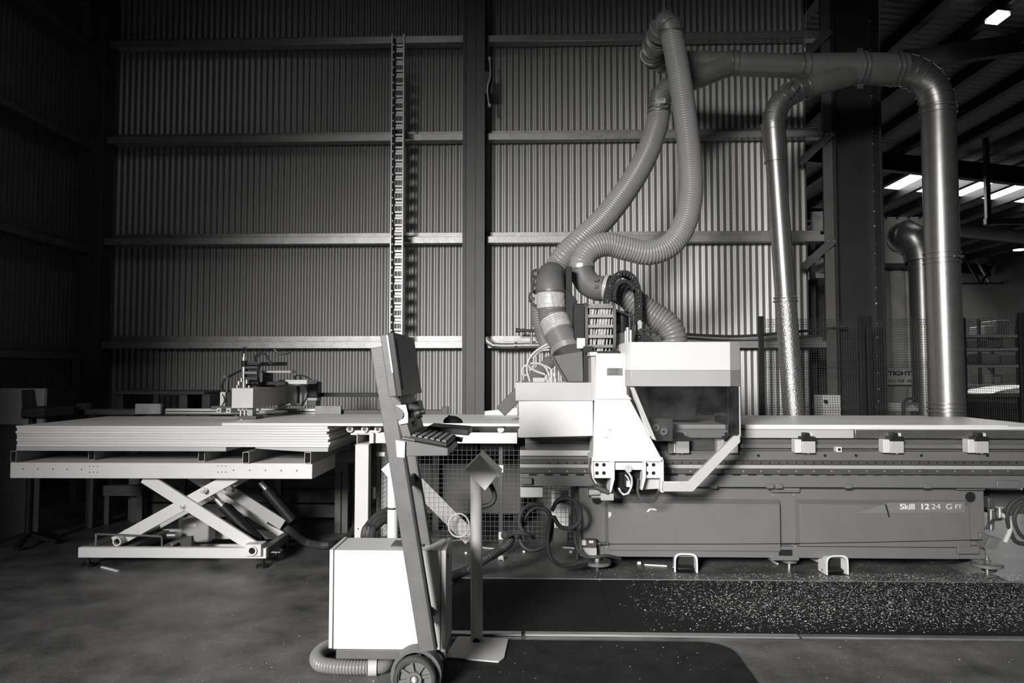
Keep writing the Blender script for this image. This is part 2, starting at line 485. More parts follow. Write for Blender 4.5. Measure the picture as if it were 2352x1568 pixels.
# hydraulic rams
for (a, b, c, Y) in (((480, 1127), (512, 1162), (592, 1243), LY + .22), ((598, 1108), (612, 1124), (672, 1196), LY + .45)):
    r1 = MB().cyl(W(*a, Y), W(b[0] + 4, b[1] + 4, Y), .022, 16).build('ram_rod', m_chrome, t)
    MB().cyl(W(*b, Y), W(*c, Y), .042, 20).cyl(W(b[0] + 14, b[1] - 4, Y + .06), W(c[0] + 14, c[1] - 4, Y + .06), .012, 10).build('ram_cylinder', m_black, t)
MB().bar(W(523, 1124, LY + .45), W(650, 1205, LY + .45), .09, .02).build('rear_stay', m_midgrey, t)
p = W(531, 1122, LY + .42); MB().cyl(p + V((0, .03, 0)), p + V((0, -.02, 0)), .018, 12).build('pivot_bolt', m_chrome, t)
# base frame
zf1 = PZ(1264, LY); zf0 = PZ(1288, LY); xa, xb_ = PX(190, LY), PX(616, LY)
b = MB().box(xa, xb_, LY, LY + .05, zf0, zf1); b.build('base_rail', m_lift, t, .004)
MB().box(xa, xb_, LY + .62, LY + .67, zf0, zf1).build('base_rail', m_lift, t, .004)
for (x0, x1) in ((xa, xa + .4), (xa + .62, xa + .7), (xb_ - .06, xb_)):
    MB().box(x0, x1, LY + .05, LY + .62, zf0 + .02, zf1 - .004).build('base_plate', m_basegrey, t, .003)
MB().bar(W(440, 1263, LY + .5), W(600, 1263, LY + .5), .1, .03).build('base_stiffener', m_lift, t, .003)
MB().pb(418, 480, 1190, 1246, LY + .42, LY + .56).build('hydraulic_tank', m_midgrey, t, .012)
MB().pb(421, 452, 1200, 1209, LY + .415, LY + .42).build('tank_plate', m_lift, t)
MB().pp([(395, 1244), (440, 1232), (440, 1262), (400, 1262)], LY + .16, LY + .2).build('limit_cam', m_steel_dark, t, .003)
p = W(398, 1250, LY + .12); MB().cyl(W(398, 1263, LY + .12), p, .006, 8).cyl(p, p + V((0, 0, .012)), .03, 14).build('limit_switch', m_steel, t)
p = W(401, 1229, LY + .3); MB().cyl(p + V((-.05, 0, 0)), p + V((.02, 0, 0)), .03, 16).build('rest_pad', m_steel, t)
b = MB(); b.sweep(smooth_path(WP([(221, 1252, LY + .05), (221, 1232, LY + .05), (223, 1227, LY + .05), (230, 1226, LY + .05), (360, 1231, LY + .05), (370, 1232, LY + .05), (372, 1238, LY + .05), (372, 1258, LY + .05)]), .02), .008, 8)
b.build('safety_bar', m_steel, t)
for (x, Y) in ((xa + .06, LY + .04), (xb_ - .04, LY + .04), (xa + .06, LY + .62), (xb_ - .04, LY + .62)):
    b = MB().cyl((x, Y, 0), (x, Y, .018), .05, 18).cyl((x, Y, .018), (x, Y, zf0 + .01), .014, 10); b.build('levelling_foot', m_black, t)
p = W(634, 1268, LY + .35); b = MB().cyl((p.x, p.y, 0), (p.x, p.y, .14), .012, 10).cyl((p.x, p.y, .05), (p.x, p.y, .075), .03, 6).box(p.x - .06, p.x + .05, p.y - .04, p.y + .04, .04, .05)
b.build('anchor_bolt', m_steel, t)
ztop_lift = PZ(1063, LY, 370)

# ------------------------------------------------------------------ bearers under the stack (hollow box section)
SY = 5.44                                      # stack front plane
zs0 = PZ(1036, SY, 390)                        # underside of the stack
bz0, bz1 = ztop_lift + .001, zs0 - .001
for (p0, p1, Y0, lb) in ((24, 37, LY, 'hollow steel bearer at the far left end under the plywood stack'), (203, 217, LY + .16, 'hollow steel bearer set back, second from the left under the stack'),
                     (455, 470, LY + .1, 'dark hollow steel bearer near the middle under the stack'), (557, 572, LY - .01, 'hollow steel bearer beneath the broken packing board'),
                     (699, 714, LY - .01, 'hollow steel bearer at the right end under the plywood stack')):
    x0, x1 = PX(p0, Y0, 1050), PX(p1, Y0, 1050); b = MB(); th = .004
    b.box(x0, x0 + th, Y0, 6.5, bz0, bz1).box(x1 - th, x1, Y0, 6.5, bz0, bz1).box(x0 + th, x1 - th, Y0, 6.5, bz0, bz0 + th).box(x0 + th, x1 - th, Y0, 6.5, bz1 - th, bz1)
    tag(b.build('steel_bearer', M('bearer_steel', .32, .45, .4, .2, 9), None), lb, 'bearer', 'steel bearers under the plywood')

# ------------------------------------------------------------------ plywood
x0, x1 = PX(36, SY, 1000), PX(752, SY, 1000)
ztop = PZ(978, SY, 400); nsh = 8; th_b = .034
zst = zs0 + th_b; th = (ztop - zst) / nsh
names = ['topmost', 'second', 'third', 'fourth', 'fifth', 'sixth', 'seventh', 'eighth']


def sheet(name, x0, x1, y0, y1, z0, z1, layers=5, parent=None):
    o = MB().box(x0, x1, y0, y1, z0 + .0006, z1 - .0006).build(name, m_ply, parent, .0012, 1)
    o.data.materials.append(m_plye)
    for p in o.data.polygons:
        if abs(p.normal.z) < .5: p.material_index = 1
    return o


for i in range(nsh):
    d = [.0, .003, .001, .002, .0, .003, .001, .002][i]; e = [0, .012, -.006, .01, .018, .004, .022, .012][i]
    z1 = ztop - i * th
    o = sheet('plywood_sheet', x0 + e * .6, x1 + e, SY + d, SY + 1.2 + d, z1 - th, z1)
    tag(o, names[i] + ' plywood sheet from the top of the stack on the lift table', 'plywood sheet', 'plywood sheets stacked on the lift table')
# packing boards below, the right one bowed
tag(MB().box(x0 + .01, PX(522, SY), SY - .004, SY + 1.19, zs0 + .0005, zs0 + th_b - .0005).build('packing_board', m_board, None, .002, 1), 'grey packing board with a snapped end under the left of the stack', 'board')
b = MB(); n = 14; xa_, xb2 = PX(590, SY), PX(756, SY); vs = []
for i in range(n + 1):
    u = i / n; x = xa_ + (xb2 - xa_) * u; zz = zs0 + .0008 - .0 + 0 * u; tk = .006 + (th_b - .009) * min(1, u * 1.5) ** .8
    vs += [(x, SY - .012, zs0 + th_b - .001), (x, SY - .012, zs0 + th_b - .001 - tk), (x, SY + 1.18, zs0 + th_b - .001 - tk), (x, SY + 1.18, zs0 + th_b - .001)]
fs = [(0, 1, 2, 3), tuple(n * 4 + j for j in (3, 2, 1, 0))]
for i in range(n):
    for j in range(4): fs.append((i * 4 + j, i * 4 + 4 + j, i * 4 + 4 + (j + 1) % 4, i * 4 + (j + 1) % 4))
b.add(vs, fs); tag(b.build('packing_board', m_board), 'bowed grey packing board under the right end of the stack', 'board')
# sheet being fed on to the machine
o = sheet('plywood_sheet', PX(508, SY, 975), PX(1420, SY, 985), SY + .012, SY + 1.19, ztop + .001, ztop + .024)
tag(o, 'long plywood sheet sliding from the stack on to the machine', 'plywood sheet')
zt = ztop + .024
# stop blocks at the back
for (a, b_, c, d, lb) in ((310, 369, 927, 951, 'small knotty pine block standing behind the left of the stack'), (723, 783, 932, 951, 'small pine block standing behind the gantry motor')):
    o = MB().pb(a, b_, c, d, SY + 1.24, SY + 1.28).build('wooden_block', m_block, None, .004); tag(o, lb, 'block', 'upright stop blocks')

# ------------------------------------------------------------------ loader frame behind the stack
RY = SY + 1.3
zr = PZ(950, RY)
t = thing('loader_gantry', 'dark steel rail frame running behind the plywood stack', 'frame', (PX(500, RY), RY, 0))
MB().pb(180, 1028, 941, 953, RY, RY + .1).build('rail', m_steel_dark, t, .003)
MB().pb(380, 760, 938, 944, RY - .004, RY + .03).build('guide_strip', m_alu, t, .002)
MB().pb(380, 760, 946, 950, RY - .004, RY + .0).build('guide_strip', m_alu, t, .002)
MB().pb(1015, 1029, 934, 953, RY - .03, RY + .04).build('end_stop', m_steel_dark, t, .003)
for px in (210, 420, 640, 800, 1000): MB().box(PX(px, RY) - .03, PX(px, RY) + .03, RY + .02, RY + .08, 0, zr + .01).build('leg', m_steel_dark, t, .003)
b = MB(); b.pb(728, 872, 902, 911, RY + .1, RY + .16); b.build('black_rail', m_black, t, .003)
MB().box(PX(866, RY) - .02, PX(866, RY) + .02, RY + .1, RY + .15, 0, PZ(904, RY)).build('leg', m_steel_dark, t, .003)
MB().pb(175, 195, 926, 953, RY, RY + .1).build('end_box', m_steel_dark, t, .003)
for i in range(2): MB().pb(515 + i * 80, 595 + i * 66, 938 + i * 4, 944 + i * 4, RY - .12, RY - .08).build('pressure_bar', m_white if i == 0 else m_steel, t, .002)
p = W(560, 962, RY - .1)

# ------------------------------------------------------------------ loader arm with grippers
AY = 5.85
pc = W(556, 965, AY)
t = thing('sheet_loader', 'pale box-section loader arm with cable chain above the plywood', 'loader arm', (pc.x, AY + .1, zt), rz=0)
MB().pb(532, 581, 891, 937, AY, AY + 1.12).build('beam', m_midgrey, t, .006)
MB().pb(532, 581, 891, 937, AY - .006, AY - .0005).build('end_cap', m_machine, t, .004)
MB().pb(681, 684, 886, 926, AY + .74, AY + .80).build('seam_plate', m_black, t, .003)
# carriage at the back
MB().pb(640, 706, 872, 932, AY + .86, AY + 1.05).build('carriage', m_midgrey, t, .006)
MB().pb(706, 730, 876, 913, AY + .86, AY + 1.0).build('motor', m_black, t, .012)
MB().pb(706, 728, 913, 920, AY + .85, AY + 1.0).build('motor_flange', m_midgrey, t, .004)
MB().pb(706, 726, 920, 933, AY + .86, AY + 1.0).build('gearbox', m_steel_dark, t, .004)
# foot under the beam
b = MB()
for px in (553, 562, 572): b.cyl(W(px, 936, AY + .08), W(px, 958, AY + .08), .010, 10)
b.build('guide_rod', m_chrome, t)
MB().pb(567, 580, 938, 956, AY + .06, AY + .14).build('lift_cylinder', m_midgrey, t, .003)
MB().pb(547, 588, 955, 962, AY + .03, AY + .2).build('pressure_foot', m_steel_dark, t, .003)
MB().pb(551, 557, 961, 966, AY + .04, AY + .1).build('foot_pad', m_white, t, .003)
# vertical pneumatic cylinder
px = 561; b = MB().cyl(W(px, 893, AY + .35), W(px, 820, AY + .35), .022, 16); b.build('pneumatic_cylinder', m_chrome, t)
MB().cyl(W(px, 828, AY + .349), W(px, 842, AY + .349), .025, 16).build('cylinder_band', m_black, t)
MB().cyl(W(px, 820, AY + .35), W(px, 812, AY + .35), .010, 10).build('piston_rod', m_steel, t)
b = MB(); cable(b, WP([(562, 812, AY + .35), (557, 803, AY + .35), (560, 796, AY + .35), (566, 799, AY + .35), (563, 809, AY + .35)]), .006); b.build('air_hose', m_rubber, t)
# cable chain: a row of links bent round a half circle
cz, cr = PZ(860, AY + .45, 600), .078


def chain(path, wvec, th, mat, parent, rung=m_midgrey, name='cable_chain', step=.045):
    """energy chain: two side bands and crossbars along a path; wvec = width direction"""
    P = smooth_path(path, step); wv = V(wvec); root = None
    for sgn in (-1, 1):
        b = MB()
        for a, c in zip(P, P[1:]):
            d = (c - a).normalized(); n = d.cross(wv.normalized()).normalized()
            b.obox((a + c) / 2 + wv * sgn, d * ((c - a).length * .53), wv.normalized() * .006, n * th)
        o = b.build(name if root is None else 'side_band', mat, parent if root is None else root)
        if root is None: root = o
    for a in P[1:-1:1]:
        i = P.index(a); d = (P[i + 1] - P[i - 1]).normalized(); n = d.cross(wv.normalized()).normalized()
        for sg in (-1, 1):
            MB().obox(a + n * th * .85 * sg, d * step * .26, wv, n * .004).build('crossbar', rung, root)
    return root


yc = AY + .40; xc = W(587, 860, yc).x; cr = .095
arc = [(xc, yc - math.sin(a) * cr, cz + math.cos(a) * cr) for a in [k * math.pi / 8 for k in range(9)]]
path = [(xc + .02, AY + .98, cz + cr + .01), (xc + .01, AY + .7, cz + cr + .005)] + arc + [(xc, AY + .6, cz - cr), (xc, AY + .75, cz - cr)]
chain(path, (.055, 0, 0), .016, m_black, t, m_column)
b = MB()
for i in range(7):
    dx = -.042 + i * .014; cable(b, [(x + dx, y + .012 * (1 if z < cz else 1), z) for (x, y, z) in arc], .005, 6)
b.build('chain_cables', m_rubber, t)
MB().pb(600, 668, 851, 856, AY + .44, AY + .62).build('chain_shelf', m_midgrey, t, .002)
MB().pb(600, 655, 876, 884, AY + .44, AY + .7).build('chain_shelf', m_black, t, .002)
MB().pb(655, 705, 872, 882, AY + .5, AY + .8).build('cover_plate', m_machine, t, .003)
MB().pb(603, 619, 856, 878, AY + .5, AY + .6).build('chain_bracket', m_black, t, .003)
b = MB()
cable(b, WP([(590, 836, AY + .5), (586, 820, AY + .5), (598, 809, AY + .5), (612, 815, AY + .5), (620, 836, AY + .5)]), .008)
cable(b, WP([(588, 840, AY + .48), (590, 822, AY + .48), (602, 812, AY + .48), (616, 822, AY + .48), (624, 838, AY + .48)]), .007)
b.build('cable_loop', m_rubber, t)
b = MB(); cable(b, WP([(630, 802, AY + .9), (640, 811, AY + .9), (655, 812, AY + .9), (666, 808, AY + .9)]), .012); b.build('hanging_cable', m_column, t)
# gripper on the left
MB().pb(505, 517, 900, 932, AY + .1, AY + .2).build('gripper_block', m_machine, t, .004)
MB().pb(516, 532, 900, 932, AY + .12, AY + .2).build('gripper_back', m_black, t, .004)
for (a, b_) in ((497, 508), (519, 530)):
    MB().pb(a, b_, 937, 948, AY + .06, AY + .2).build('clamp_jaw', m_machine, t, .004)
    p = W((a + b_) / 2, 943, AY + .06); MB().cyl(p, p + V((0, -.006, 0)), .009, 10).build('jaw_bolt', m_steel_dark, t)
MB().pb(484, 532, 932, 940, AY + .1, AY + .22).build('clamp_bar', m_steel_dark, t, .004)
b = MB()
cable(b, WP([(583, 844, AY + .4), (560, 848, AY + .38), (538, 858, AY + .3), (520, 868, AY + .22), (511, 880, AY + .18), (509, 895, AY + .15), (515, 902, AY + .15)]), .009)
cable(b, WP([(578, 846, AY + .4), (552, 852, AY + .36), (530, 864, AY + .26), (515, 872, AY + .2), (511, 890, AY + .17), (513, 905, AY + .16)]), .007)
cable(b, WP([(511, 905, AY + .1), (516, 918, AY + .09), (510, 932, AY + .1)]), .005)
b.build('air_lines', m_rubber, t)
MB().pb(519, 523, 862, 902, AY + .15, AY + .18).pb(512, 520, 862, 868, AY + .14, AY + .2).build('hose_carrier', m_steel_dark, t)
b = MB()
for (x, y, r) in ((549, 875, .018), (555, 868, .014), (567, 872, .015), (545, 884, .013), (572, 885, .012)): b.cyl(W(x, y, AY + .2), W(x, y + 9, AY + .2), r, 10)
b.build('air_fittings', m_steel, t)
b = MB()
for (x, y) in ((678, 868), (690, 866)): b.cyl(W(x, y + 14, AY + .9), W(x, y - 6, AY + .9), .008, 8)
cable(b, WP([(680, 862, AY + .9), (695, 862, AY + .9), (712, 870, AY + .9), (722, 880, AY + .9)]), .006); cable(b, WP([(700, 880, AY + .85), (707, 900, AY + .85), (700, 920, AY + .85), (690, 932, AY + .85)]), .005)
b.build('sensor_lines', m_rubber, t)
MB().cyl(W(640, 936, AY + .6), W(668, 928, AY + .6), .02, 10).build('clamp_rod', m_steel, t)

# ------------------------------------------------------------------ dark timber and clutter in the back left corner
PY = 7.6
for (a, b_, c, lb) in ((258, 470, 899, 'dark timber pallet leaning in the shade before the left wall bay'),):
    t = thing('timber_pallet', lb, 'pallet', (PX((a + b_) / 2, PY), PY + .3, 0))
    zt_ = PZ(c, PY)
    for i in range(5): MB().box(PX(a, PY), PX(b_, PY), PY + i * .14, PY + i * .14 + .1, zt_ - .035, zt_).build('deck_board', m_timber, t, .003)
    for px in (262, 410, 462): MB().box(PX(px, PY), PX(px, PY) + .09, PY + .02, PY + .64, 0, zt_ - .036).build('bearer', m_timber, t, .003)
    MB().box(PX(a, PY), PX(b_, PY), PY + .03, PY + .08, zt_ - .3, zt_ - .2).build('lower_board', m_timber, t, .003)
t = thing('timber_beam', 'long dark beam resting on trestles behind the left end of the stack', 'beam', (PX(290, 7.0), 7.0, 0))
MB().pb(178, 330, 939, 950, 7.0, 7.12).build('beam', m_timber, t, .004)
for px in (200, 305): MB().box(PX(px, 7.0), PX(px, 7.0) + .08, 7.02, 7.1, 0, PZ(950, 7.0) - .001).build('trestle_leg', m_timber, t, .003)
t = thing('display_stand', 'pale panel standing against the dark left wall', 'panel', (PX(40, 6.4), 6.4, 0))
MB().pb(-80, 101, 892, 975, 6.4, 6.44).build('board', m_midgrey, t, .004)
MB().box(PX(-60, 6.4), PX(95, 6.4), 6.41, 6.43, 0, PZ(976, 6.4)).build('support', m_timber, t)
t = thing('office_chair', 'black chair with tall back before the pale panel on the left', 'chair', (PX(75, 6.1), 6.1, 0))
MB().pp([(48, 896), (70, 894), (78, 950), (50, 955)], 6.1, 6.16).build('backrest', m_black, t, .01)
MB().pb(46, 104, 935, 962, 5.95, 6.35).build('seat', m_black, t, .02)
MB().cyl(W(75, 960, 6.1), V((PX(75, 6.1), 6.1, .1)), .03, 12).build('pedestal', m_black, t)
for k in range(5):
    a = k * 2 * math.pi / 5; c = V((PX(75, 6.1), 6.1, .1)); MB().bar(c, c + V((math.cos(a) * .26, math.sin(a) * .26, -.07)), .04, .03, (0, 0, 1)).build('foot', m_black, t)
# low pallets / trestles under and behind the lift
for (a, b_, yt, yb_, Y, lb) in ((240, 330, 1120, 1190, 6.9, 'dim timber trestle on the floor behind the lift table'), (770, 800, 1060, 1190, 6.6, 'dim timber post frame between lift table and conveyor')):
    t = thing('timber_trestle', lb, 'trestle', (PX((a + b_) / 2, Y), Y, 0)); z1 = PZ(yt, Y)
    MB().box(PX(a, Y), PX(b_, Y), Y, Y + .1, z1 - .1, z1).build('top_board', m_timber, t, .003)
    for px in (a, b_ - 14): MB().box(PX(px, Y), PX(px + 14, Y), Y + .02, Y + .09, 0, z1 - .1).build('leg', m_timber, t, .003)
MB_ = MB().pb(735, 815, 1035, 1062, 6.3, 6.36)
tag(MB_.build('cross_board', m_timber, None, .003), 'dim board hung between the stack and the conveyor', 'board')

# ------------------------------------------------------------------ cable ladder on the wall
TY = WY - .42
xl, xr = PX(899, TY, 430), PX(926, TY, 430)
z1, z0 = PZ(80, TY, 910), PZ(990, TY, 910)
t = thing('cable_ladder', 'tall galvanised cable ladder fixed upright to the corrugated wall', 'cable ladder', ((xl + xr) / 2, TY, z0))
m_ladder = M('bright_galvanised', .85, .4, .2, .08, 12)
for x in (xl, xr): MB().box(x - .008, x + .008, TY - .03, TY + .05, z0, z1).build('side_rail', m_ladder, t, .002, 1)
per = (z1 - z0) / 30.5; w_ = xr - xl - .018
sb = MB()
xm = (xl + xr) / 2 + .012; hw = w_ / 2 - .014
sb.box(xm - hw, xm + hw, TY, TY + .012, .0, .022).box(xm - hw, xm + hw, TY, TY + .012, .072, .094)
nsl = 5
for i in range(nsl + 1):                      # slotted middle plate: strips between the slots
    u = xm - hw + 2 * hw * i / nsl; sb.box(u - .009, u + .009, TY + .014, TY + .018, .022, .072)
sb.box(xm - hw, xm + hw, TY + .014, TY + .018, .022, .032).box(xm - hw, xm + hw, TY + .014, TY + .018, .060, .072)
base = sb.build('rung', m_ladder, None)
COL.objects.unlink(base)
for i in range(30):
    z = z0 + .02 + i * per
    o = bpy.data.objects.new('rung', base.data); COL.objects.link(o); o.parent = t; o.location = (-t.location.x, -t.location.y, z - t.location.z)
b = MB(); cable(b, [(xl + .035, TY - .01, z1 - .05), (xl + .030, TY - .012, (z0 + z1) / 2), (xl + .036, TY - .01, z0)], .010, 8, .2); b.build('cable', m_rubber, t)
b = MB(); cable(b, [(xl + .018, TY + .01, z1 - .05), (xl + .02, TY + .012, (z0 + z1) / 2), (xl + .018, TY + .01, z0)], .008, 8, .2); b.build('cable', m_rubber, t)
b = MB()
for i in range(50):
    z = z0 + .06 + i * (z1 - z0 - .1) / 50
    b.box(xl + .008, xl + .022, TY - .012, TY + .0, z, z + .02)
stuff(b.build('cable_clips', m_ladder, t))
for z in GZ[1:4]: MB().box(xl - .02, xr + .02, TY + .05, WY - .167, z + .02, z + .05).build('wall_bracket', m_steel_dark, t)

# ------------------------------------------------------------------ pipe strap on the column
t = thing('pipe_strap', 'curved galvanised pipe strap sticking out from the wall column', 'strap', W(1124, 190, CYF))
pts = WP([(1124, 133, CYF - .02), (1126, 160, CYF - .04), (1126, 178, CYF - .05), (1121, 195, CYF - .06), (1120, 215, CYF - .05), (1123, 241, CYF - .02)])
P = smooth_path(pts, .03); b = MB()
for a, c in zip(P, P[1:]): b.bar(a, c + (c - a) * .1, .012, .06, (0, 1, 0))
b.build('strap', m_machine, t)
MB().box(XC1 + .11, W(1128, 200, CYF).x + .02, CYF - .01, CYF + .02, W(1124, 215, CYF).z, W(1124, 165, CYF).z).build('bracket', m_steel_dark, t)
b = MB()
for py in (134, 241): p = W(1124, py, CYF - .05); b.box(p.x - .015, p.x + .015, CYF - .05, CYF, p.z - .014, p.z + .014)
b.build('strap_ends', m_machine, t)

# ------------------------------------------------------------------ compressed air pipe on the wall
AYp = WY - .24
t = thing('air_pipe', 'pale compressed-air pipe with tee valve on the wall girt', 'pipe', W(1180, 792, AYp))
b = MB(); cable(b, WP([(1117, 776, AYp + .02), (1121, 785, AYp), (1135, 792, AYp), (1160, 794, AYp), (1210, 793, AYp), (1260, 793, AYp), (1330, 793, AYp)]), .034, 14); b.build('pipe', m_girt, t)
for px in (1133, 1185): MB().cyl(W(px - 3, 793, AYp), W(px + 3, 793, AYp), .04, 14).build('pipe_clip', m_steel, t)
MB().cyl(W(1221, 790, AYp - .03), W(1221, 760, AYp - .03), .014, 12).build('valve_stem', m_steel, t)
b = MB().cyl(W(1196, 759, AYp - .03), W(1236, 759, AYp - .03), .017, 12).cyl(W(1184, 758, AYp - .03), W(1196, 759, AYp - .03), .026, 14).cyl(W(1199, 759, AYp - .03), W(1205, 759, AYp - .03), .024, 14).cyl(W(1216, 760, AYp - .03), W(1226, 760, AYp - .03), .022, 14)
b.build('tee_valve', m_steel_dark, t)
t = thing('black_cable', 'black cable sagging along the girt right of the router hood', 'cable', W(1650, 773, WY - .26))
b = MB(); cable(b, WP([(1560, 766, WY - .26), (1620, 770, WY - .26), (1690, 772, WY - .26), (1760, 768, WY - .3), (1850, 760, WY - .3), (1945, 749, WY - .36)]), .016); b.build('cable', m_rubber, t)

# ------------------------------------------------------------------ infeed roller conveyor
IY = 5.52
t = thing('roller_conveyor', 'pale grey infeed roller conveyor between lift table and router', 'conveyor', (PX(840, IY), IY, 0))
x0, x1 = PX(817, IY), PX(848, IY)
ztube = PZ(1021, IY)
for Y in (IY, IY + .98):
    MB().box(x0, x1, Y, Y + .09, 0, ztube - .002).build('post', m_machine, t, .004)
b = MB(); th = .005; zt1 = PZ(997, IY); X0, X1 = PX(821, IY), PX(852, IY)
for (a, c, d, e) in ((X0, X0 + th, ztube, zt1), (X1 - th, X1, ztube, zt1), (X0, X1, ztube, ztube + th), (X0, X1, zt1 - th, zt1)): b.box(a, c, IY - .01, IY + 1.1, d, e)
b.build('cross_tube', m_machine, t)
b = MB(); b.pb(852, 1188, 993, 1018, IY + .02, IY + .06); b.build('side_rail', m_machine, t, .003)
MB().pb(805, 870, 988, 999, IY + .03, IY + .06).build('roller_bracket', m_machine, t, .003)
MB().pb(848, 858, 994, 1018, IY - .015, IY + .02).build('end_angle', m_machine, t, .003)
zc = PZ(991, IY); rr = min(.026, (ztop - zc) - .001)
for i, px in enumerate((804, 838, 868, 960, 1060, 1150)):
    c = V((PX(px, IY), IY, ztop - .0275)); MB().cyl(c + V((0, .0, 0)), c + V((0, 1.05, 0)), .0265, 18).build('roller', m_machine, t)
    if i < 3: MB().cyl(c + V((0, -.004, 0)), c + V((0, -.001, 0)), .015, 14).build('roller_bearing', m_steel_dark, t)
b = MB()
for (x, y) in ((823, 1214), (823, 1235)): b.cyl(W(x, y, IY - .001), W(x, y, IY + .003), .006, 8)
b.build('post_holes', m_hole, t)

# ------------------------------------------------------------------ wire mesh guard under the conveyor
GY = 5.74


def mesh(mb, o, ux, uz, w_, h, pitch, r, crease=()):
    o, ux, uz = V(o), V(ux), V(uz); n = ux.cross(uz)
    for i in range(int(w_ / pitch) + 1):
        u = o + ux * (i * pitch)
        if not crease: mb.sweep([u, u + uz * h], r, 4, False, False)
        else:
            pts = [u]
            for z in crease: pts += [u + uz * (z - .05), u + uz * z + n * .035, u + uz * (z + .05)]
            pts.append(u + uz * h); mb.sweep(pts, r, 4, False, False)
    for k in range(int(h / pitch) + 1):
        z = k * pitch; off = 0
        for c in crease:
            if abs(z - c) < .05: off = .035 * (1 - abs(z - c) / .05)
        mb.sweep([o + uz * z + n * off, o + ux * w_ + uz * z + n * off], r, 4, False, False)
    return mb


m_wire = M('grey_wire', .20, .45, .4, .1, 10)
m_wired = M('dark_wire', .07, .45, .3, .1, 10)
t = thing('mesh_guard', 'wire mesh guard panels under the infeed conveyor', 'guard', (PX(1030, GY), GY, 0))
za, zb = PZ(1242, GY), PZ(1024, GY)
xg0, xg1, xgm = PX(868, GY, 1130), PX(1324, GY, 1130), PX(1150, GY, 1130)
stuff(mesh(MB(), (xg0, GY, za), (1, 0, 0), (0, 0, 1), xg1 - xg0, zb - za, .0385, .0016).build('wire_mesh', m_wire, t))
stuff(mesh(MB(), (xg0, GY, za), (0, 1, 0), (0, 0, 1), .9, zb - za, .0385, .0016).build('wire_mesh', m_wire, t))
MB().box(xgm - .017, xgm + .017, GY + .004, GY + .03, .06, zb).build('post', m_steel_dark, t, .003)
MB().pp([(1144, 1276), (1156, 1276), (1157, 1298), (1177, 1304), (1177, 1311), (1144, 1311)], GY - .05, GY - .02).build('post_foot', m_midgrey, t, .002)
MB().box(xgm - .02, xgm + .03, GY - .05, GY + .03, 0, .012).build('foot_plate', m_midgrey, t, .002)
for py in (1068, 1222): MB().pb(1145, 1156, py, py + 17, GY - .015, GY - .003).build('latch', m_machine, t, .002)
MB().pb(864, 884, 1038, 1048, GY - .015, GY - .003).build('latch', m_machine, t, .002)
MB().pb(855, 861, 1120, 1146, GY - .1, GY - .06).build('hinge_plate', m_machine, t, .002)
MB().bar(W(955, 1108, GY + .12), W(1082, 1236, GY + .12), .13, .02).build('diagonal_stay', m_midgrey, t, .003)
MB().box(PX(1321, GY), PX(1327, GY), GY, GY + .03, 0, zb).build('post', m_steel_dark, t, .003)
# white notice board behind the mesh
t = thing('notice_board', 'white framed notice board behind the mesh under the router', 'notice board', (PX(1285, 6.3), 6.3, 0))
MB().pb(1266, 1306, 1126, 1212, 6.3, 6.33).build('board', m_machine, t, .003)
MB().pb(1272, 1300, 1132, 1172, 6.293, 6.299).build('sheet', m_midgrey, t)
MB().box(PX(1270, 6.3), PX(1302, 6.3), 6.31, 6.33, 0, PZ(1212, 6.3)).build('stand', m_steel_dark, t)

# ------------------------------------------------------------------ white pallet sheet behind the machine on the left
p_, q_ = W(1113, 944, 6.5), W(1188, 936, 6.5)
o = MB().prism([p_, q_, V((q_.x, 6.5, zt + .0006)), V((p_.x, 6.5, zt + .0006))], (0, .05, 0)).build('white_offcut', m_white, None, .002)
tag(o, 'white offcut board lying behind the feeding sheet beside the router head', 'board')

# ------------------------------------------------------------------ operator console
KY = 3.42
t = thing('control_console', 'wheeled grey operator console with monitor, keyboard and white cabinet', 'console', FL(900, 1575), rz=0)
fz0, fz1 = PZ(1492, KY, 890), PZ(1264, KY, 890)
kx0, kx1 = PX(756, KY, 1380), PX(1024, KY, 1380)
cab = MB().box(kx0 + .022, kx1 - .026, KY, KY + .26, fz0, fz1).build('cabinet', m_cabinet, t, .004)
MB().box(kx0, kx0 + .019, KY - .003, KY + .263, fz0 + .004, fz1 + .003).build('side_panel', m_cabinet, cab, .003)
MB().box(kx1 - .023, kx1, KY - .003, KY + .263, fz0 - .006, fz1 + .003).build('side_panel', m_cabinet, cab, .003)
MB().box(kx0 + .018, kx0 + .022, KY + .004, KY + .25, fz0, fz1 - .004).box(kx1 - .027, kx1 - .022, KY + .004, KY + .25, fz0, fz1 - .004).build('shadow_gap', m_black, cab)
for px in (925, 970):
    p = W(px - 5, 1252, KY + .1); MB().box(p.x - .045, p.x + .02, KY + .07, KY + .19, fz1 + .0005, fz1 + .006).build('vent_grille', m_steel_dark, cab, .002)
p = W(1031, 1280, KY + .06); MB().cyl((kx1 + .002, KY + .08, fz1 - .045), (kx1 - .002, KY + .08, fz1 - .045), .012, 12).build('lock', m_hole, cab)
# chassis and wheels
MB().box(kx0 + .03, kx1, KY + .02, KY + .24, fz0 - .055, fz0 - .008).build('chassis', m_post, t, .004)
wc = W(953, 1545, 3.29)


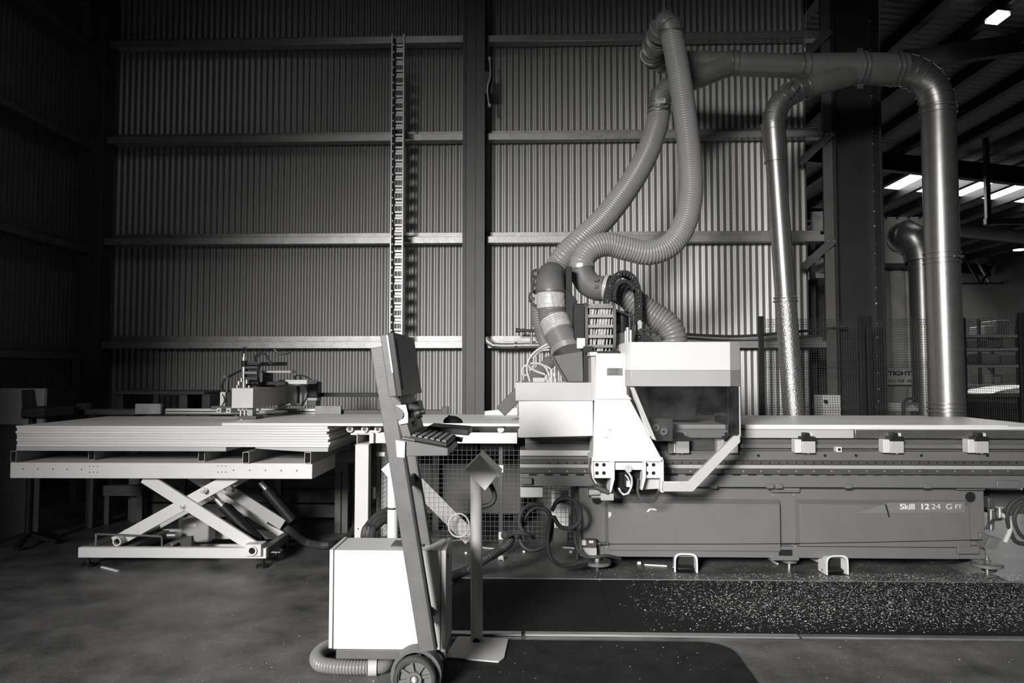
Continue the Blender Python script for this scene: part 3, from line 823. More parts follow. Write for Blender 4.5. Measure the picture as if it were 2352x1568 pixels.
def wheel(c, r, parent):
    b = MB(); n = 36; prof = [(-.022, r * .80), (-.022, r * .93), (-.016, r), (.016, r), (.022, r * .93), (.022, r * .80)]
    vs = [(c.x + math.cos(2 * math.pi * j / n) * rr, c.y + yy, c.z + math.sin(2 * math.pi * j / n) * rr) for (yy, rr) in prof for j in range(n)]
    k = len(prof); fs = [(a * n + j, ((a + 1) % k) * n + j, ((a + 1) % k) * n + (j + 1) % n, a * n + (j + 1) % n) for a in range(k) for j in range(n)]
    b.add(vs, fs, True); tyre = b.build('wheel', m_rubber, parent)
    b = MB().ring(c + V((0, -.012, 0)), c + V((0, .018, 0)), r * .82, r * .74, 36); b.ring(c + V((0, -.02, 0)), c + V((0, .02, 0)), r * .34, r * .2, 24)
    b.cyl(c + V((0, .004, 0)), c + V((0, .008, 0)), r * .8, 30); b.build('rim', m_column, tyre)
    for i in range(8):
        a = i * math.pi / 4 + .2; d = V((math.cos(a), 0, math.sin(a))); MB().bar(c + d * r * .3, c + d * r * .78, .012, .02, (0, 1, 0)).build('spoke', m_column, tyre)
    MB().sweep([c + V((0, .02, 0)), c + V((0, -.022, 0)), c + V((0, -.028, 0))], [r * .16, r * .16, r * .08], 14).build('hub_cap', m_chrome, tyre)
    return tyre


wc.z = .101
wheel(wc, .1, t); wheel(V((wc.x, wc.y + .46, .101)), .1, t); wheel(V((kx0 + .1, wc.y + .46, .101)), .1, t)
MB().cyl(wc + V((0, .02, 0)), wc + V((0, .44, 0)), .012, 10).build('axle', m_steel, t)
b = MB().ring(wc + V((0, .03, 0)), wc + V((0, .1, 0)), .12, .104, 30); b.build('wheel_guard', m_post, t)
MB().bar(wc + V((0, .12, .0)), V((wc.x - .02, wc.y + .12, fz0 - .02)), .06, .03, (0, 1, 0)).build('axle_bracket', m_post, t)
# posts: two leaning box sections
for (Ya, nm) in ((3.24, 'post'), (3.56, 'post')):
    s = 3.24 / Ya; tp = W(1218 + (871 - 1218) * s, 855 + (797 - 855) * s, Ya); bt = W(1218 + (983 - 1218) * s, 855 + (1492 - 855) * s, Ya)
    MB().bar(tp, bt, .072, .05, (0, 1, 0)).build(nm, m_post, t, .004)
pt = W(871, 797, 3.24); pbm = W(983, 1492, 3.24); axis = (pt - pbm).normalized(); nx = axis.cross(V((0, 1, 0))) * -1
if nx.x < 0: nx = -nx
for u in (.08, .33, .5): c = pbm.lerp(pt, u + .2) if u > .1 else pbm.lerp(pt, u); MB().bar(c + V((0, .02, 0)), c + V((0, .3, 0)), .05, .03, nx).build('crossbar', m_post, t, .003)
# light strip of channel along the front of the post
MB().bar(pt + nx * .039 + V((0, -.0, 0)), pbm + nx * .039, .008, .045, (0, 1, 0)).build('post_edge', m_black, t)
# monitor facing right, tilted with the post
mY0, mY1 = 3.06, 3.60
A = W(904, 762, mY0); B = W(925, 910, mY0); up_ = (A - B); mh = up_.length; up_.normalize(); ctr = (A + B) / 2 + V((0, (mY1 - mY0) / 2, 0)); nrm = V((up_.z, 0, -up_.x))
mon = MB().obox(ctr - nrm * .014, nrm * .014, (0, (mY1 - mY0) / 2, 0), up_ * (mh / 2)).build('monitor', m_black, t, .004)
MB().obox(ctr + nrm * .0012, nrm * .001, (0, (mY1 - mY0) / 2 - .03, 0), up_ * (mh / 2 - .03) ).build('screen', m_screen, mon)
MB().obox(ctr - nrm * .046, nrm * .018, (0, (mY1 - mY0) / 2 - .012, 0), up_ * (mh / 2 - .004)).build('back_cover', m_post, mon, .004)
MB().obox(ctr - nrm * .03 + V((0, -(mY1 - mY0) / 2 + .004, 0)) + up_ * .05, nrm * .003, (0, .006, 0), up_ * (mh / 2 - .06)).build('trim_strip', m_chrome, mon)
MB().obox(ctr - nrm * .085, nrm * .03, (0, .08, 0), up_ * .07).build('mount', m_post, mon, .003)
b = MB(); cable(b, WP([(908, 908, mY0 + .02), (915, 919, mY0 + .02), (923, 913, mY0 + .02)]), .005); b.build('cable', m_rubber, mon)
# lower panel with emergency stop crescent and joystick
A = W(918, 912, 3.18); B = W(944, 1000, 3.18); up2 = (A - B).normalized(); n2 = V((up2.z, 0, -up2.x)); c = (A + B) / 2
MB().obox(c + V((0, .2, 0)) - n2 * .02, n2 * .02, (0, .2, 0), up2 * .10).build('button_panel', m_post, t, .003)
yk = 3.168
b = MB(); pts = []
for i in range(13): a = math.pi * .5 - math.pi * i / 12; pts.append((918 + 14 * math.cos(a) * 1.0 + 5, 953 + 19 * -math.sin(a)))
outer = [(909, 931), (932, 929), (937, 950), (937, 971), (917, 975)]
inner = [(915, 968), (923, 962), (927, 953), (925, 942), (918, 936)]
b.pp(outer + inner, yk, yk + .006); b.build('crescent_plate', m_white, t)
p = W(918, 953, yk); MB().cyl(p, p + V((0, .012, 0)), .022, 24).build('stop_button', m_post, t)
MB().obox(W(952, 938, 3.3), n2 * .035, (0, .06, 0), up2 * .03).build('switch_box', m_post, t, .004)
MB().cyl(W(940, 955, 3.25), W(952, 953, 3.25), .010, 12).cyl(W(950, 953, 3.25), W(960, 951, 3.25), .022, 16, .016).build('selector_stem', m_steel, t)
MB().cyl(W(956, 951, 3.25), W(966, 947, 3.25), .024, 16).cyl(W(964, 947, 3.25), W(976, 944, 3.25), .013, 12).build('selector_knob', m_black, t)
MB().pb(936, 950, 968, 984, 3.3, 3.4).build('switch_base', m_black, t, .003)
# keyboard shelf
ky0, ky1 = 3.12, 3.52
a, b2 = W(922, 1009, ky0), W(1029, 1029, ky0)
d = (b2 - a); d.y = 0; L = d.length; d.normalize(); nn = V((-d.z, 0, d.x))
zbot = PZ(1048, ky0, 980)
MB().prism([a, b2, V((b2.x, ky0, zbot + .003)), V((a.x, ky0, zbot))], (0, ky1 - ky0, 0)).build('keyboard_shelf', m_post, t, .003)
MB().pp([(908, 1010), (931, 1014), (930, 1052), (911, 1050)], ky0 - .012, ky0 + .05).build('shelf_bracket', m_midgrey, t, .003)
cc = a + d * (L * .56) + V((0, (ky1 - ky0) / 2, 0)) + nn * .012
MB().obox(cc, d * (L * .40), (0, (ky1 - ky0) / 2 - .015, 0), nn * .010).build('keyboard', m_black, t, .003)
kb = [o for o in t.children if o.name.startswith('keyboard') and 'shelf' not in o.name][0]
m_key = M('key_grey', .12, .5, 0, .2, 30)
kk = MB().box(-.0088, .0088, -.0088, .0088, 0, .006); kmesh = kk.build('key', m_key, None, 0); COL.objects.unlink(kmesh)
for r_ in range(6):
    for q in range(18):
        o = bpy.data.objects.new('key', kmesh.data); COL.objects.link(o); o.parent = kb
        pos = cc + d * (L * (-.33 + .13 * r_)) + V((0, -(ky1 - ky0) / 2 + .03 + q * .0202, 0)) + nn * .010
        o.location = pos - V(t.location); o.rotation_euler = (0, -math.atan2(d.z, d.x), 0)
MB().obox(a + d * .03 + V((0, .2, 0)) + nn * .006, d * .03, (0, .19, 0), nn * .005).build('wrist_plate', m_post, t, .002)
# mouse shelf beyond the keyboard
c = W(1035, 985, ky1 + .12)
MB().obox(c, V((.105, 0, -.008)), (0, .11, 0), (0, 0, .016)).build('mouse_shelf', m_black, t, .005)
MB().bar(W(960, 990, ky1 + .02), W(1062, 1010, ky1 + .02), .02, .04, (0, 1, 0)).build('mouse_shelf_arm', m_black, t)
# mouse: low domed body
c = W(1041, 967, ky1 + .1)
b = MB(); vs = []; nu, nv = 20, 8
for j in range(nv + 1):
    ph = math.pi / 2 * j / nv
    for i in range(nu):
        a_ = 2 * math.pi * i / nu; rr = math.cos(ph); vs.append((c.x + .052 * rr * math.cos(a_) - .006 * math.sin(ph), c.y + .032 * rr * math.sin(a_), c.z - .008 + .036 * math.sin(ph)))
fs = [(j * nu + i, j * nu + (i + 1) % nu, (j + 1) * nu + (i + 1) % nu, (j + 1) * nu + i) for j in range(nv) for i in range(nu)] + [tuple(range(nu - 1, -1, -1))]
b.add(vs, fs, True); mo = b.build('computer_mouse', m_black); tag(mo, 'black computer mouse on the small shelf beside the keyboard', 'mouse')
MB().cyl(c + V((-.02, -.004, .024)), c + V((-.02, .004, .024)), .008, 12).build('scroll_wheel', m_steel_dark, mo)
# ribbed hose on the floor
HYf = 3.42
t = thing('vacuum_hose', 'grey ribbed conduit hose curling on the floor round the console', 'hose', FL(790, 1560))
r_ = .038; zf = lambda px, py: FL(px, py, r_ + .002)
b = MB(); hose(b, [zf(775, 1478), zf(745, 1490), zf(728, 1508), zf(735, 1524), zf(765, 1530), zf(805, 1532), zf(846, 1532)], r_, .016, .005, 20); b.build('hose', m_hose_d, t)
b = MB(); p = zf(846, 1532); q = zf(866, 1531); b.cyl(p, q, r_ + .004, 24); b.build('collar', m_midgrey, t)
b = MB(); e = [zf(864, 1531), zf(880, 1528), zf(892, 1520) + V((0, 0, .01)), zf(900, 1508) + V((0, .03, .03))]; b.sweep(smooth_path(e, .01), r_ - .002, 20); b.build('elbow', m_hose_d, t)

# ------------------------------------------------------------------ pedestal boxes
def pedestal(label, px, ybase, ytop, plate, box, rz=0):
    bp = FL(px, ybase); Y = bp.y
    t = thing('pedestal_stand', label, 'stand', bp, 'control pedestals')
    tp = W(px - 4, ytop, Y); MB().cyl(bp + V((0, 0, .008)), V((bp.x - .005, bp.y, tp.z)), .034, 24).build('pole', m_machine, t)
    if plate:
        q = [FL(*c_, .02) for c_ in plate]; q = [V((v.x, v.y, 0)) for v in q]
        MB().prism([v + V((0, 0, .0175 if px > 1000 else .001)) for v in q], (0, 0, .008)).build('base_plate', m_midgrey, t, .002)
    bx = MB().pp(box, Y - .12, Y + .1).build('button_box', m_machine, t, .003)
    return t, bp, tp


t, bp, tp = pedestal('white pedestal stand with tilted button box on the black mat', 1095, 1480, 1080, [(1020, 1510), (1145, 1521), (1158, 1512), (1168, 1468), (1052, 1462)], [(1067, 1079), (1099, 1046), (1142, 1092), (1114, 1127)])
bx = t.children[-1]
MB().pp([(1096, 1050), (1101, 1044), (1150, 1091), (1143, 1097)], bp.y - .13, bp.y + .11).build('lid', m_midgrey, bx, .002)
p = W(1095, 1468, bp.y); MB().cyl(V((p.x, bp.y - .0345, p.z)), V((p.x, bp.y - .030, p.z)), .019, 16).build('cable_hole', m_hole, t)
b = MB(); cable(b, WP([(1126, 1112, bp.y), (1134, 1128, bp.y), (1136, 1145, bp.y), (1126, 1158, bp.y), (1106, 1164, bp.y)]), .014, 12, .015); b.build('cable', m_rubber, t)
t, bp2, tp2 = pedestal('white pedestal stand partly hidden behind the console post', 902, 1420, 1085, [(850, 1437), (950, 1440), (958, 1405), (862, 1403)], [(875, 1078), (893, 1062), (925, 1100), (905, 1112)])
MB().ring(W(901, 1164, bp2.y), W(901, 1168, bp2.y), .037, .03).build('cable_tie', m_rubber, t)

# ------------------------------------------------------------------ the CNC router
MY = 5.45
XE = 2460                                      # right end runs out of the frame
t = thing('cnc_router', 'large grey gantry wood router with white hood and long bed', 'machine', FL(1800, 1310), rz=0)
mach = t


def P_(name, mat, px0, px1, py0, py1, Y0, Y1, bevel=.004, parent=None): return MB().pb(px0, px1, py0, py1, Y0, Y1).build(name, mat, parent or t, bevel)


# base body
base = P_('base_frame', m_basegrey, 1331, 2262, 1112, 1281, MY, MY + 1.15, .006)
P_('base_sill', m_basegrey, 1388, 2204, 1255, 1281, MY - .03, MY, .004, base)
for (a, b_) in ((1390, 1790), (1826, 2221)):
    x0, x1 = PX(a, MY, 1200), PX(b_, MY, 1200); zA, zB = PZ(1146, MY, 1800), PZ(1262 if a < 1800 else 1250, MY, 1800)
    q = .052; vs = [(x0, MY, zB), (x1, MY, zB), (x1, MY, zA), (x0, MY, zA), (x0 + .02, MY - q, zB), (x1 - .012, MY - q, zB), (x1 - .012, MY - q, zA - .03), (x0 + .02, MY - q, zA - .03)]
    MB().add(vs, [(4, 5, 6, 7), (0, 4, 7, 3), (1, 2, 6, 5), (3, 7, 6, 2), (0, 1, 5, 4)]).build('cover_panel', m_basegrey, t, .002)
b = MB()
for (x, y) in ((1780, 1137), (1827, 1137), (2205, 1131), (1780, 1254), (1827, 1254), (2016, 1251), (2206, 1248), (1394, 1255), (1588, 1257)): p = W(x, y, MY - .03); b.cyl(V((p.x, MY + .001, p.z)), V((p.x, MY - .036 if y > 1245 else MY - .004, p.z)), .006, 8)
stuff(b.build('panel_screws', m_chrome, t))
# lettering band and name on the right panel
YP = MY - .0545
MB().pp([(1968, 1178), (2040, 1154), (2216, 1152), (2216, 1177)], YP, YP + .002).build('name_band', M('name_band_grey', .155, .45, 0, .04, 5), t)


def text(body, px, py, Y, h, mat, parent, bold=0.0, sx=1.0):
    cu = bpy.data.curves.new('lettering', 'FONT'); cu.body = body; cu.size = h * 1.42; cu.offset = bold; cu.extrude = .0006; cu.materials.append(mat)
    o = bpy.data.objects.new('lettering', cu); COL.objects.link(o); p = W(px, py, Y); off = V((0, 0, 0)); q = parent
    while q is not None: off += V(q.location); q = q.parent
    o.parent = parent; o.location = p - off; o.rotation_euler = (math.pi / 2, 0, 0); o.scale = (sx, 1, 1)
    bpy.context.view_layer.update(); me = bpy.data.meshes.new_from_object(o.evaluated_get(bpy.context.evaluated_depsgraph_get())); r_ = bpy.data.objects.new('lettering', me); COL.objects.link(r_)
    r_.parent = parent; r_.location = o.location; r_.rotation_euler = o.rotation_euler; r_.scale = o.scale; bpy.data.objects.remove(o); bpy.data.curves.remove(cu); return r_


m_let = M('pale_lettering', .62, .5, 0, .05, 5)
k = MY / 1600
text('Skill', 2067, 1169, YP - .0012, 12 * k, m_let, t, .0014, 1.22)
text('12', 2113, 1169, YP - .0012, 12 * k, m_let, t, .0016, 1.22)
text('24', 2139, 1169, YP - .0012, 12 * k, m_let, t, -.0004, 1.22)
text('G', 2172, 1169, YP - .0012, 12 * k, m_let, t, -.0003, 1.22)
text('FT', 2193, 1168, YP - .0012, 9 * k, m_let, t, 0, 1.15)
b = MB(); b.pp([(2032, 1157), (2036, 1158), (2041, 1174), (2044, 1187), (2041, 1188), (2038, 1176)], YP - .001, YP); b.build('scratch', m_hole, t)
b = MB(); b.pp([(1485, 1175), (1490, 1168), (1503, 1167), (1510, 1171), (1504, 1172), (1495, 1170), (1488, 1176)], YP + .001, YP + .003).pp([(1397, 1175), (1404, 1177), (1404, 1183), (1398, 1190)], YP + .001, YP + .003)
b.build('paint_chips', m_white, t)
# round pockets
for (x, y) in ((2228, 1141), (1372, 1146)):
    p = W(x, y, MY); MB().ring(p + V((0, .004, 0)), p + V((0, -.006, 0)), .048, .040).build('pocket_rim', m_basegrey, t); MB().cyl(p + V((0, .003, 0)), p + V((0, -.002, 0)), .041, 24).build('pocket', m_hole, t)
P_('tube_guide', m_midgrey, 1349, 1404, 1125, 1138, MY - .06, MY, .006)
P_('lower_recess', m_hole, 1789, 1820, 1262, 1276, MY - .0315, MY - .029, .0)
p = W(1805, 1290, MY)
P_('foot_block', m_basegrey, 1770, 1836, 1276, 1287, MY - .032, MY + .3, .003)
# cable wire along the panels
b = MB(); cable(b, WP([(1380, 1249, MY - .05), (1800, 1248, MY - .05), (2270, 1239, MY - .05)]), .004, 6, .3); b.build('trip_wire', m_black, t)
# upper beam with the rails
bz1, bz0 = 1035, 1118
P_('rail_beam', m_basegrey, 1194, XE, 1090, 1119, MY - .08, MY + .3, .004)
P_('beam_upper', m_basegrey, 1194, XE, 1036, 1091, MY - .04, MY + .3, .004)
P_('beam_cap', m_midgrey, 1194, 1362, 1034, 1047, MY - .07, MY - .03, .004)
P_('end_foot', m_midgrey, 1195, 1247, 1119, 1142, MY - .06, MY + .1, .004)
P_('rail_light', m_band, 1194, XE, 1067, 1077, MY - .065, MY - .04, .003)
r1 = P_('linear_rail', m_steel_dark, 1194, XE, 1058, 1067, MY - .085, MY - .04, .003)
r2 = P_('linear_rail', m_steel_dark, 1194, XE, 1077, 1089, MY - .095, MY - .04, .003)
b = MB(); b2_ = MB()
for i in range(28):
    x = 1262 + i * 40.5; p = W(x, 1082, MY - .096); b.cyl(p + V((0, .004, 0)), p + V((0, -.003, 0)), .006, 8)
    for kk_ in (0, 20): p = W(x + kk_, 1062.5, MY - .086); b2_.cyl(p + V((0, .004, 0)), p + V((0, -.002, 0)), .006, 8)
stuff(b.build('rail_bolts', m_chrome, r2)); stuff(b2_.build('rail_holes', m_hole, r1))
b = MB()
for i in range(30): x = 1215 + i * 36; b.pb(x, x + 18, 1089, 1091.5, MY - .09, MY - .05)
stuff(b.build('rack_teeth', m_hole, r2))
for x in (1565, 1640, 1770, 1790, 1950, 2132): P_('beam_tab', m_basegrey, x - 8, x + 8, 1111, 1122, MY - .1, MY - .06, .004)
P_('sensor', m_basegrey, 1196, 1222, 1098, 1112, MY - .12, MY - .06, .004)
P_('bracket_plate', m_basegrey, 1772, 1838, 1117, 1131, MY - .04, MY, .006)
P_('bracket_plate', m_basegrey, 2198, 2264, 1114, 1126, MY - .04, MY, .006)
# table deck
P_('table_core', m_column, 1206, XE, 1004, 1036, MY + .02, MY + 1.1, .004)
P_('table_shadow_gap', m_steel_dark, 1206, 1370, 1019, 1036, MY - .01, MY + .02, .002)
zdeck = PZ(986, MY, 1800)
for (a, b_) in ((1190, 1955), (1958, XE)):
    MB().box(PX(a, MY), PX(b_, MY), MY - .03, MY + 1.22, PZ(1005, MY, 1800), zdeck - .0).build('table_edge' if a < 1900 else 'table_edge', m_steel if a > 1500 else m_midgrey, t, .003)
P_('deck_slot', m_basegrey, 1700, XE, 1020, 1030, MY - .012, MY + .02, .002)
for x in (1742, 1895, 1966, 2116, 2268): p = W(x, 1046, MY - .04); MB().cyl(p, p + V((0, -.003, 0)), .011, 12).build('beam_hole', m_hole, t)
P_('switch', m_machine, 1921, 1934, 1026, 1038, MY - .05, MY, .002); P_('switch_face', m_hole, 1925, 1931, 1029, 1035, MY - .0515, MY - .05, .0)
# side stops
for x in (1560, 1672, 1850, 2053, 2248):
    s_ = P_('side_stop', m_midgrey, x - 7, x + 24, 1010, 1041, MY - .10, MY - .01, .006)
    P_('stop_plate', m_machine, x - 24, x - 8, 1009, 1040, MY - .095, MY - .02, .004, s_)
    P_('stop_head', m_black, x - 8, x + 24, 1003, 1013, MY - .11, MY - .03, .003, s_)
    P_('stop_pin', m_black, x - 3, x + 10, 994, 1004, MY - .09, MY - .03, .003, s_)
    P_('stop_back', m_machine, x - 6, x + 17, 994, 1003, MY - .04, MY - .028, .002, s_)
    p = W(x + 7, 1042, MY - .06); MB().cyl(p, p + V((0, 0, .015)), .012, 10).build('stop_screw', m_chrome, s_)
# feet
for (px, py, rd, Y) in ((1370, 1290, .105, MY + .0), (1806, 1297, .06, MY + .1), (2255, 1285, .105, MY + .02)):
    x = PX(px, Y); fz = .05; fo = MB().cyl((x, Y, fz), (x, Y, fz + .022), rd, 28).build('machine_foot', m_basegrey, t)
    MB().cyl((x, Y, 0), (x, Y, fz), .014, 10).cyl((x, Y, fz + .022), (x, Y, PZ(1270, Y)), .014, 10).cyl((x, Y, fz + .022), (x, Y, fz + .05), .026, 6).build('foot_screw', m_steel, fo)
# limit switch assembly at the left foot
P_('limit_switch', m_midgrey, 1337, 1371, 1258, 1279, MY - .09, MY - .02, .004)
P_('limit_switch_head', m_steel_dark, 1345, 1370, 1240, 1257, MY - .09, MY - .03, .003); P_('limit_switch_label', m_machine, 1353, 1363, 1241, 1247, MY - .0925, MY - .091, 0); P_('limit_switch_label', m_machine, 1337, 1346, 1241, 1252, MY - .0925, MY - .06, 0)
b = MB(); b.cyl(W(1370, 1248, MY - .06), W(1402, 1249, MY - .055), .008, 8)
for x in (1374, 1384, 1392): b.cyl(W(x, 1248, MY - .06), W(x + 5, 1248, MY - .06), .014, 8)
b.build('wire_tensioner', m_steel_dark, t)
# lower right bracket and air service unit
MB().pp([(2262, 1260), (2276, 1232), (2300, 1238), (2286, 1262)], MY - .12, MY + .02).build('corner_bracket', m_basegrey, t, .003)
P_('corner_plate', m_basegrey, 2250, 2268, 1224, 1260, MY - .02, MY, .003)
P_('end_gusset', m_basegrey, 2200, 2250, 1254, 1272, MY - .05, MY, .004)
P_('beam_end_cover', m_basegrey, 2290, 2345, 1104, 1122, MY - .1, MY + .1, .006)
u = P_('air_filter', m_steel_dark, 2270, 2284, 1143, 1168, MY + .05, MY + .13, .008)
MB().cyl(W(2276, 1170, MY + .09), W(2276, 1215, MY + .09), .022, 14).cyl(W(2276, 1215, MY + .09), W(2276, 1222, MY + .09), .01, 10).build('filter_bowl', m_steel, u)
MB().cyl(W(2296, 1165, MY + .09), W(2296, 1190, MY + .09), .03, 14).cyl(W(2285, 1180, MY + .09), W(2330, 1180, MY + .09), .014, 12).build('regulator', m_steel, u)
b = MB(); cable(b, WP([(2300, 1182, MY + .05), (2315, 1190, MY + .04), (2320, 1215, MY + .04), (2308, 1245, MY + .06)]), .018, 10); b.build('air_hose', m_cablegrey, u)
b = MB(); cable(b, WP([(2352, 1140, MY + .02), (2325, 1155, MY + .02), (2313, 1185, MY + .03), (2330, 1240, MY + .05), (2360, 1250, MY + .05)]), .016, 10); cable(b, WP([(2368, 1150, MY), (2340, 1165, MY), (2330, 1195, MY), (2345, 1230, MY), (2370, 1240, MY)]), .014, 10)
cable(b, WP([(2264, 1215, MY + .03), (2280, 1195, MY + .03), (2300, 1192, MY + .05)]), .01, 8); b.build('black_hoses', m_rubber, u)
P_('pallet_block', m_timber, 2275, 2352, 1125, 1180, MY + .5, MY + .6, .003)
# ---- gantry
GF = 5.08                                       # front plane of the gantry
gant = MB().pp([(1366, 917), (1447, 917), (1519, 1051), (1362, 1051)], GF, GF + .34).build('gantry_upright', m_machine, t, .005)
MB().pp([(1369, 811), (1440, 811), (1440, 905), (1452, 917), (1367, 917)], GF - .004, GF + .40).build('gantry_head', m_machine, t, .005)
P_('head_flange', m_machine, 1355, 1372, 808, 817, GF - .002, GF + .3, .002)
P_('head_side', m_midgrey, 1358, 1368, 818, 920, GF + .02, GF + .36, .003)
pl = P_('rating_plate', m_steel, 1394, 1430, 845, 862, GF - .0065, GF - .0042, .0)
b = MB()
for (y, a, c_) in ((848.5, 1398, 1420), (853.5, 1400, 1419), (858, 1398, 1420)):
    x = a
    while x < c_: w2 = random.uniform(1.2, 3); b.pb(x, x + w2, y - (1.3 if y != 853.5 else .7), y + (1.3 if y != 853.5 else .7), GF - .0072, GF - .0066); x += w2 + .8
stuff(b.build('plate_print', m_steel_dark, pl))
b = MB(); b.pp([(1399, 983), (1405, 985), (1402, 991), (1398, 988)], GF - .001, GF + .001).pp([(1387, 1006), (1392, 1001), (1398, 1004), (1396, 1007)], GF - .001, GF + .001); stuff(b.build('grease_smudge', m_midgrey, gant))
# carriage
P_('carriage_plate', m_machine, 1357, 1523, 1050, 1060, GF - .02, GF + .36, .003)
for (a, b_) in ((1359, 1410), (1475, 1521)):
    cp = P_('bearing_block', m_machine, a, b_, 1060, 1098, GF, GF + .2, .004)
    b = MB()
    for dx in (12, 28):
        for yy in (1067, 1086): p = W(a + dx + (0 if a < 1400 else -2), yy, GF); b.cyl(p + V((0, .002, 0)), p + V((0, -.0025, 0)), .013, 16)
    stuff(b.build('bolt_recesses', m_hole, cp))
MB().pp([(1357, 1060), (1362, 1056), (1364, 1098), (1372, 1112), (1364, 1108), (1357, 1090)], GF - .01, GF + .2).build('carriage_cheek', m_machine, t, .002)
MB().pp([(1401, 1060), (1412, 1060), (1412, 1100), (1404, 1131), (1400, 1131), (1404, 1098)], GF - .02, GF + .2).build('carriage_cheek', m_machine, t, .002)
MB().pp([(1478, 1060), (1484, 1060), (1484, 1096), (1476, 1125), (1472, 1125), (1476, 1096)], GF - .02, GF + .2).build('carriage_cheek', m_machine, t, .002)
P_('carriage_cheek', m_machine, 1517, 1525, 1056, 1131, GF - .02, GF + .2, .003)
P_('carriage_bridge', m_machine, 1412, 1478, 1062, 1079, GF + .0, GF + .06, .003)
p = W(1443, 1076, GF); MB().cyl(p + V((0, .01, 0)), p + V((0, -.012, 0)), .026, 18).build('motor_hub', m_midgrey, t)
P_('carriage_void', m_hole, 1412, 1476, 1079, 1128, GF + .1, GF + .2, .0)
MB().pp([(1484, 1098), (1518, 1098), (1518, 1122), (1476, 1124)], GF + .06, GF + .1).build('carriage_web', m_midgrey, t, .002)
b = MB().cyl(W(1442, 1090, GF + .06), W(1442, 1115, GF + .06), .04, 16); b.build('drive_motor', m_black, t)
P_('motor_tag', m_white, 1439, 1446, 1104, 1118, GF + .002, GF + .006, 0)
b = MB(); cable(b, WP([(1440, 1082, GF + .02), (1450, 1095, GF + .0), (1451, 1115, GF + .0), (1442, 1132, GF), (1430, 1135, GF), (1421, 1120, GF + .02)]), .007); cable(b, WP([(1436, 1090, GF + .03), (1446, 1104, GF), (1447, 1128, GF), (1437, 1136, GF), (1424, 1128, GF)]), .005); b.build('drive_cables', m_cablegrey, t)
b = MB(); cable(b, WP([(1466, 1100, GF + .05), (1465, 1130, GF + .02), (1474, 1147, GF), (1490, 1152, GF), (1506, 1145, GF), (1513, 1124, GF + .03)]), .010, 8); cable(b, WP([(1444, 1134, GF), (1450, 1150, GF), (1462, 1152, GF), (1470, 1142, GF)]), .003, 6); b.build('looped_cables', m_rubber, t)
# front limit switch below the carriage
MB().cyl(W(1366, 1117, GF), W(1398, 1131, GF), .018, 12).build('damper', m_steel_dark, t)
P_('sensor_box', m_band, 1380, 1410, 1133, 1149, GF - .0, GF + .08, .003)
MB().cyl(W(1358, 1141, GF + .04), W(1380, 1140, GF + .04), .016, 10).build('sensor_plug', m_steel, t)
b = MB(); cable(b, WP([(1356, 1142, GF + .04), (1350, 1130, GF + .03), (1356, 1118, GF + .02), (1366, 1112, GF)]), .004, 6); cable(b, WP([(1357, 1050, GF - .03), (1354, 1075, GF - .03), (1358, 1098, GF - .03), (1368, 1114, GF - .03)]), .004, 6); b.build('sensor_cable', m_rubber, t)
# left head cover
hx = MB(); th = .012; H0 = 5.12
a0, a1 = PX(1184, H0, 900), PX(1363, H0, 900); zb0, zb1 = PZ(920, H0), PZ(878, H0)
hx.box(a0, a1, H0, H0 + th, zb0, zb1).box(a0, a1, H0 + .62, H0 + .62 + th, zb0, zb1).box(a0, a0 + th, H0 + th, H0 + .62, zb0, zb1).box(a1 - th, a1, H0 + th, H0 + .62, zb0, zb1).box(a0 + th, a1 - th, H0 + th, H0 + .62, zb0, zb0 + th)
hx.build('head_tray', m_midgrey, t, .003)
MB().pp([(1191, 921), (1362, 919), (1362, 1001), (1193, 1005)], H0 + .01, H0 + .30).build('head_cover', m_white, t, .004)
# right hood: bevelled corners
HF = 4.98; hb = HF + .9


def hood(py0, py1, name, mat):
    z0, z1 = PZ(py1, HF, 1560), PZ(py0, HF, 1560); xs_ = [PX(1437, HF + .06), PX(1450, HF), PX(1678, HF), PX(1701, HF + .1)]
    q = [V((xs_[0], HF + .06, z0)), V((xs_[1], HF, z0)), V((xs_[2], HF, z0)), V((xs_[3], HF + .1, z0)), V((xs_[3], hb, z0)), V((xs_[0], hb, z0))]
    return MB().prism(q, (0, 0, z1 - z0)).build(name, mat, t, .003)


hd = hood(785, 850, 'hood', m_white); hood(850.3, 887, 'hood_band', m_band)
m_acr = acrylic('smoky_acrylic', .74, .025); m_acrw = acrylic('hazy_acrylic', .6, .12)
xs_ = [PX(1450, HF + .012), PX(1672, HF + .012), PX(1700, HF + .1)]
zA, zB, zC = PZ(888, HF, 1560), PZ(1012, HF, 1560), PZ(1000, HF, 1690)
MB().prism([W(1452, 889, HF + .012), W(1672, 889, HF + .012), W(1672, 1003, HF + .012), W(1655, 1012, HF + .012), W(1506, 1012, HF + .012)], (0, .005, 0)).build('acrylic_window', m_acr, t)
MB().prism([V((xs_[1] + .001, HF + .012, zA)), V((xs_[2], HF + .1, zA)), V((xs_[2], HF + .1, zC)), V((xs_[1] + .001, HF + .012, zC))], (-.004, .004, 0)).build('acrylic_corner', m_acrw, t)
MB().prism([V((xs_[2], HF + .106, zA)), V((xs_[2], HF + .8, zA)), V((xs_[2], HF + .8, zC)), V((xs_[2], HF + .106, zC))], (-.005, 0, 0)).build('acrylic_side', m_acrw, t)
P_('window_post', m_midgrey, 1694, 1701, 887, 1002, HF + .09, HF + .11, .002)
MB().pp([(1447, 889), (1457, 889), (1508, 1012), (1498, 1008)], HF + .006, HF + .03).build('slanted_frame', m_midgrey, t, .002)
MB().pp([(1453, 900), (1459, 918), (1500, 1005), (1490, 1000)], HF + .03, HF + .10).build('slanted_flange', m_machine, t, .002)
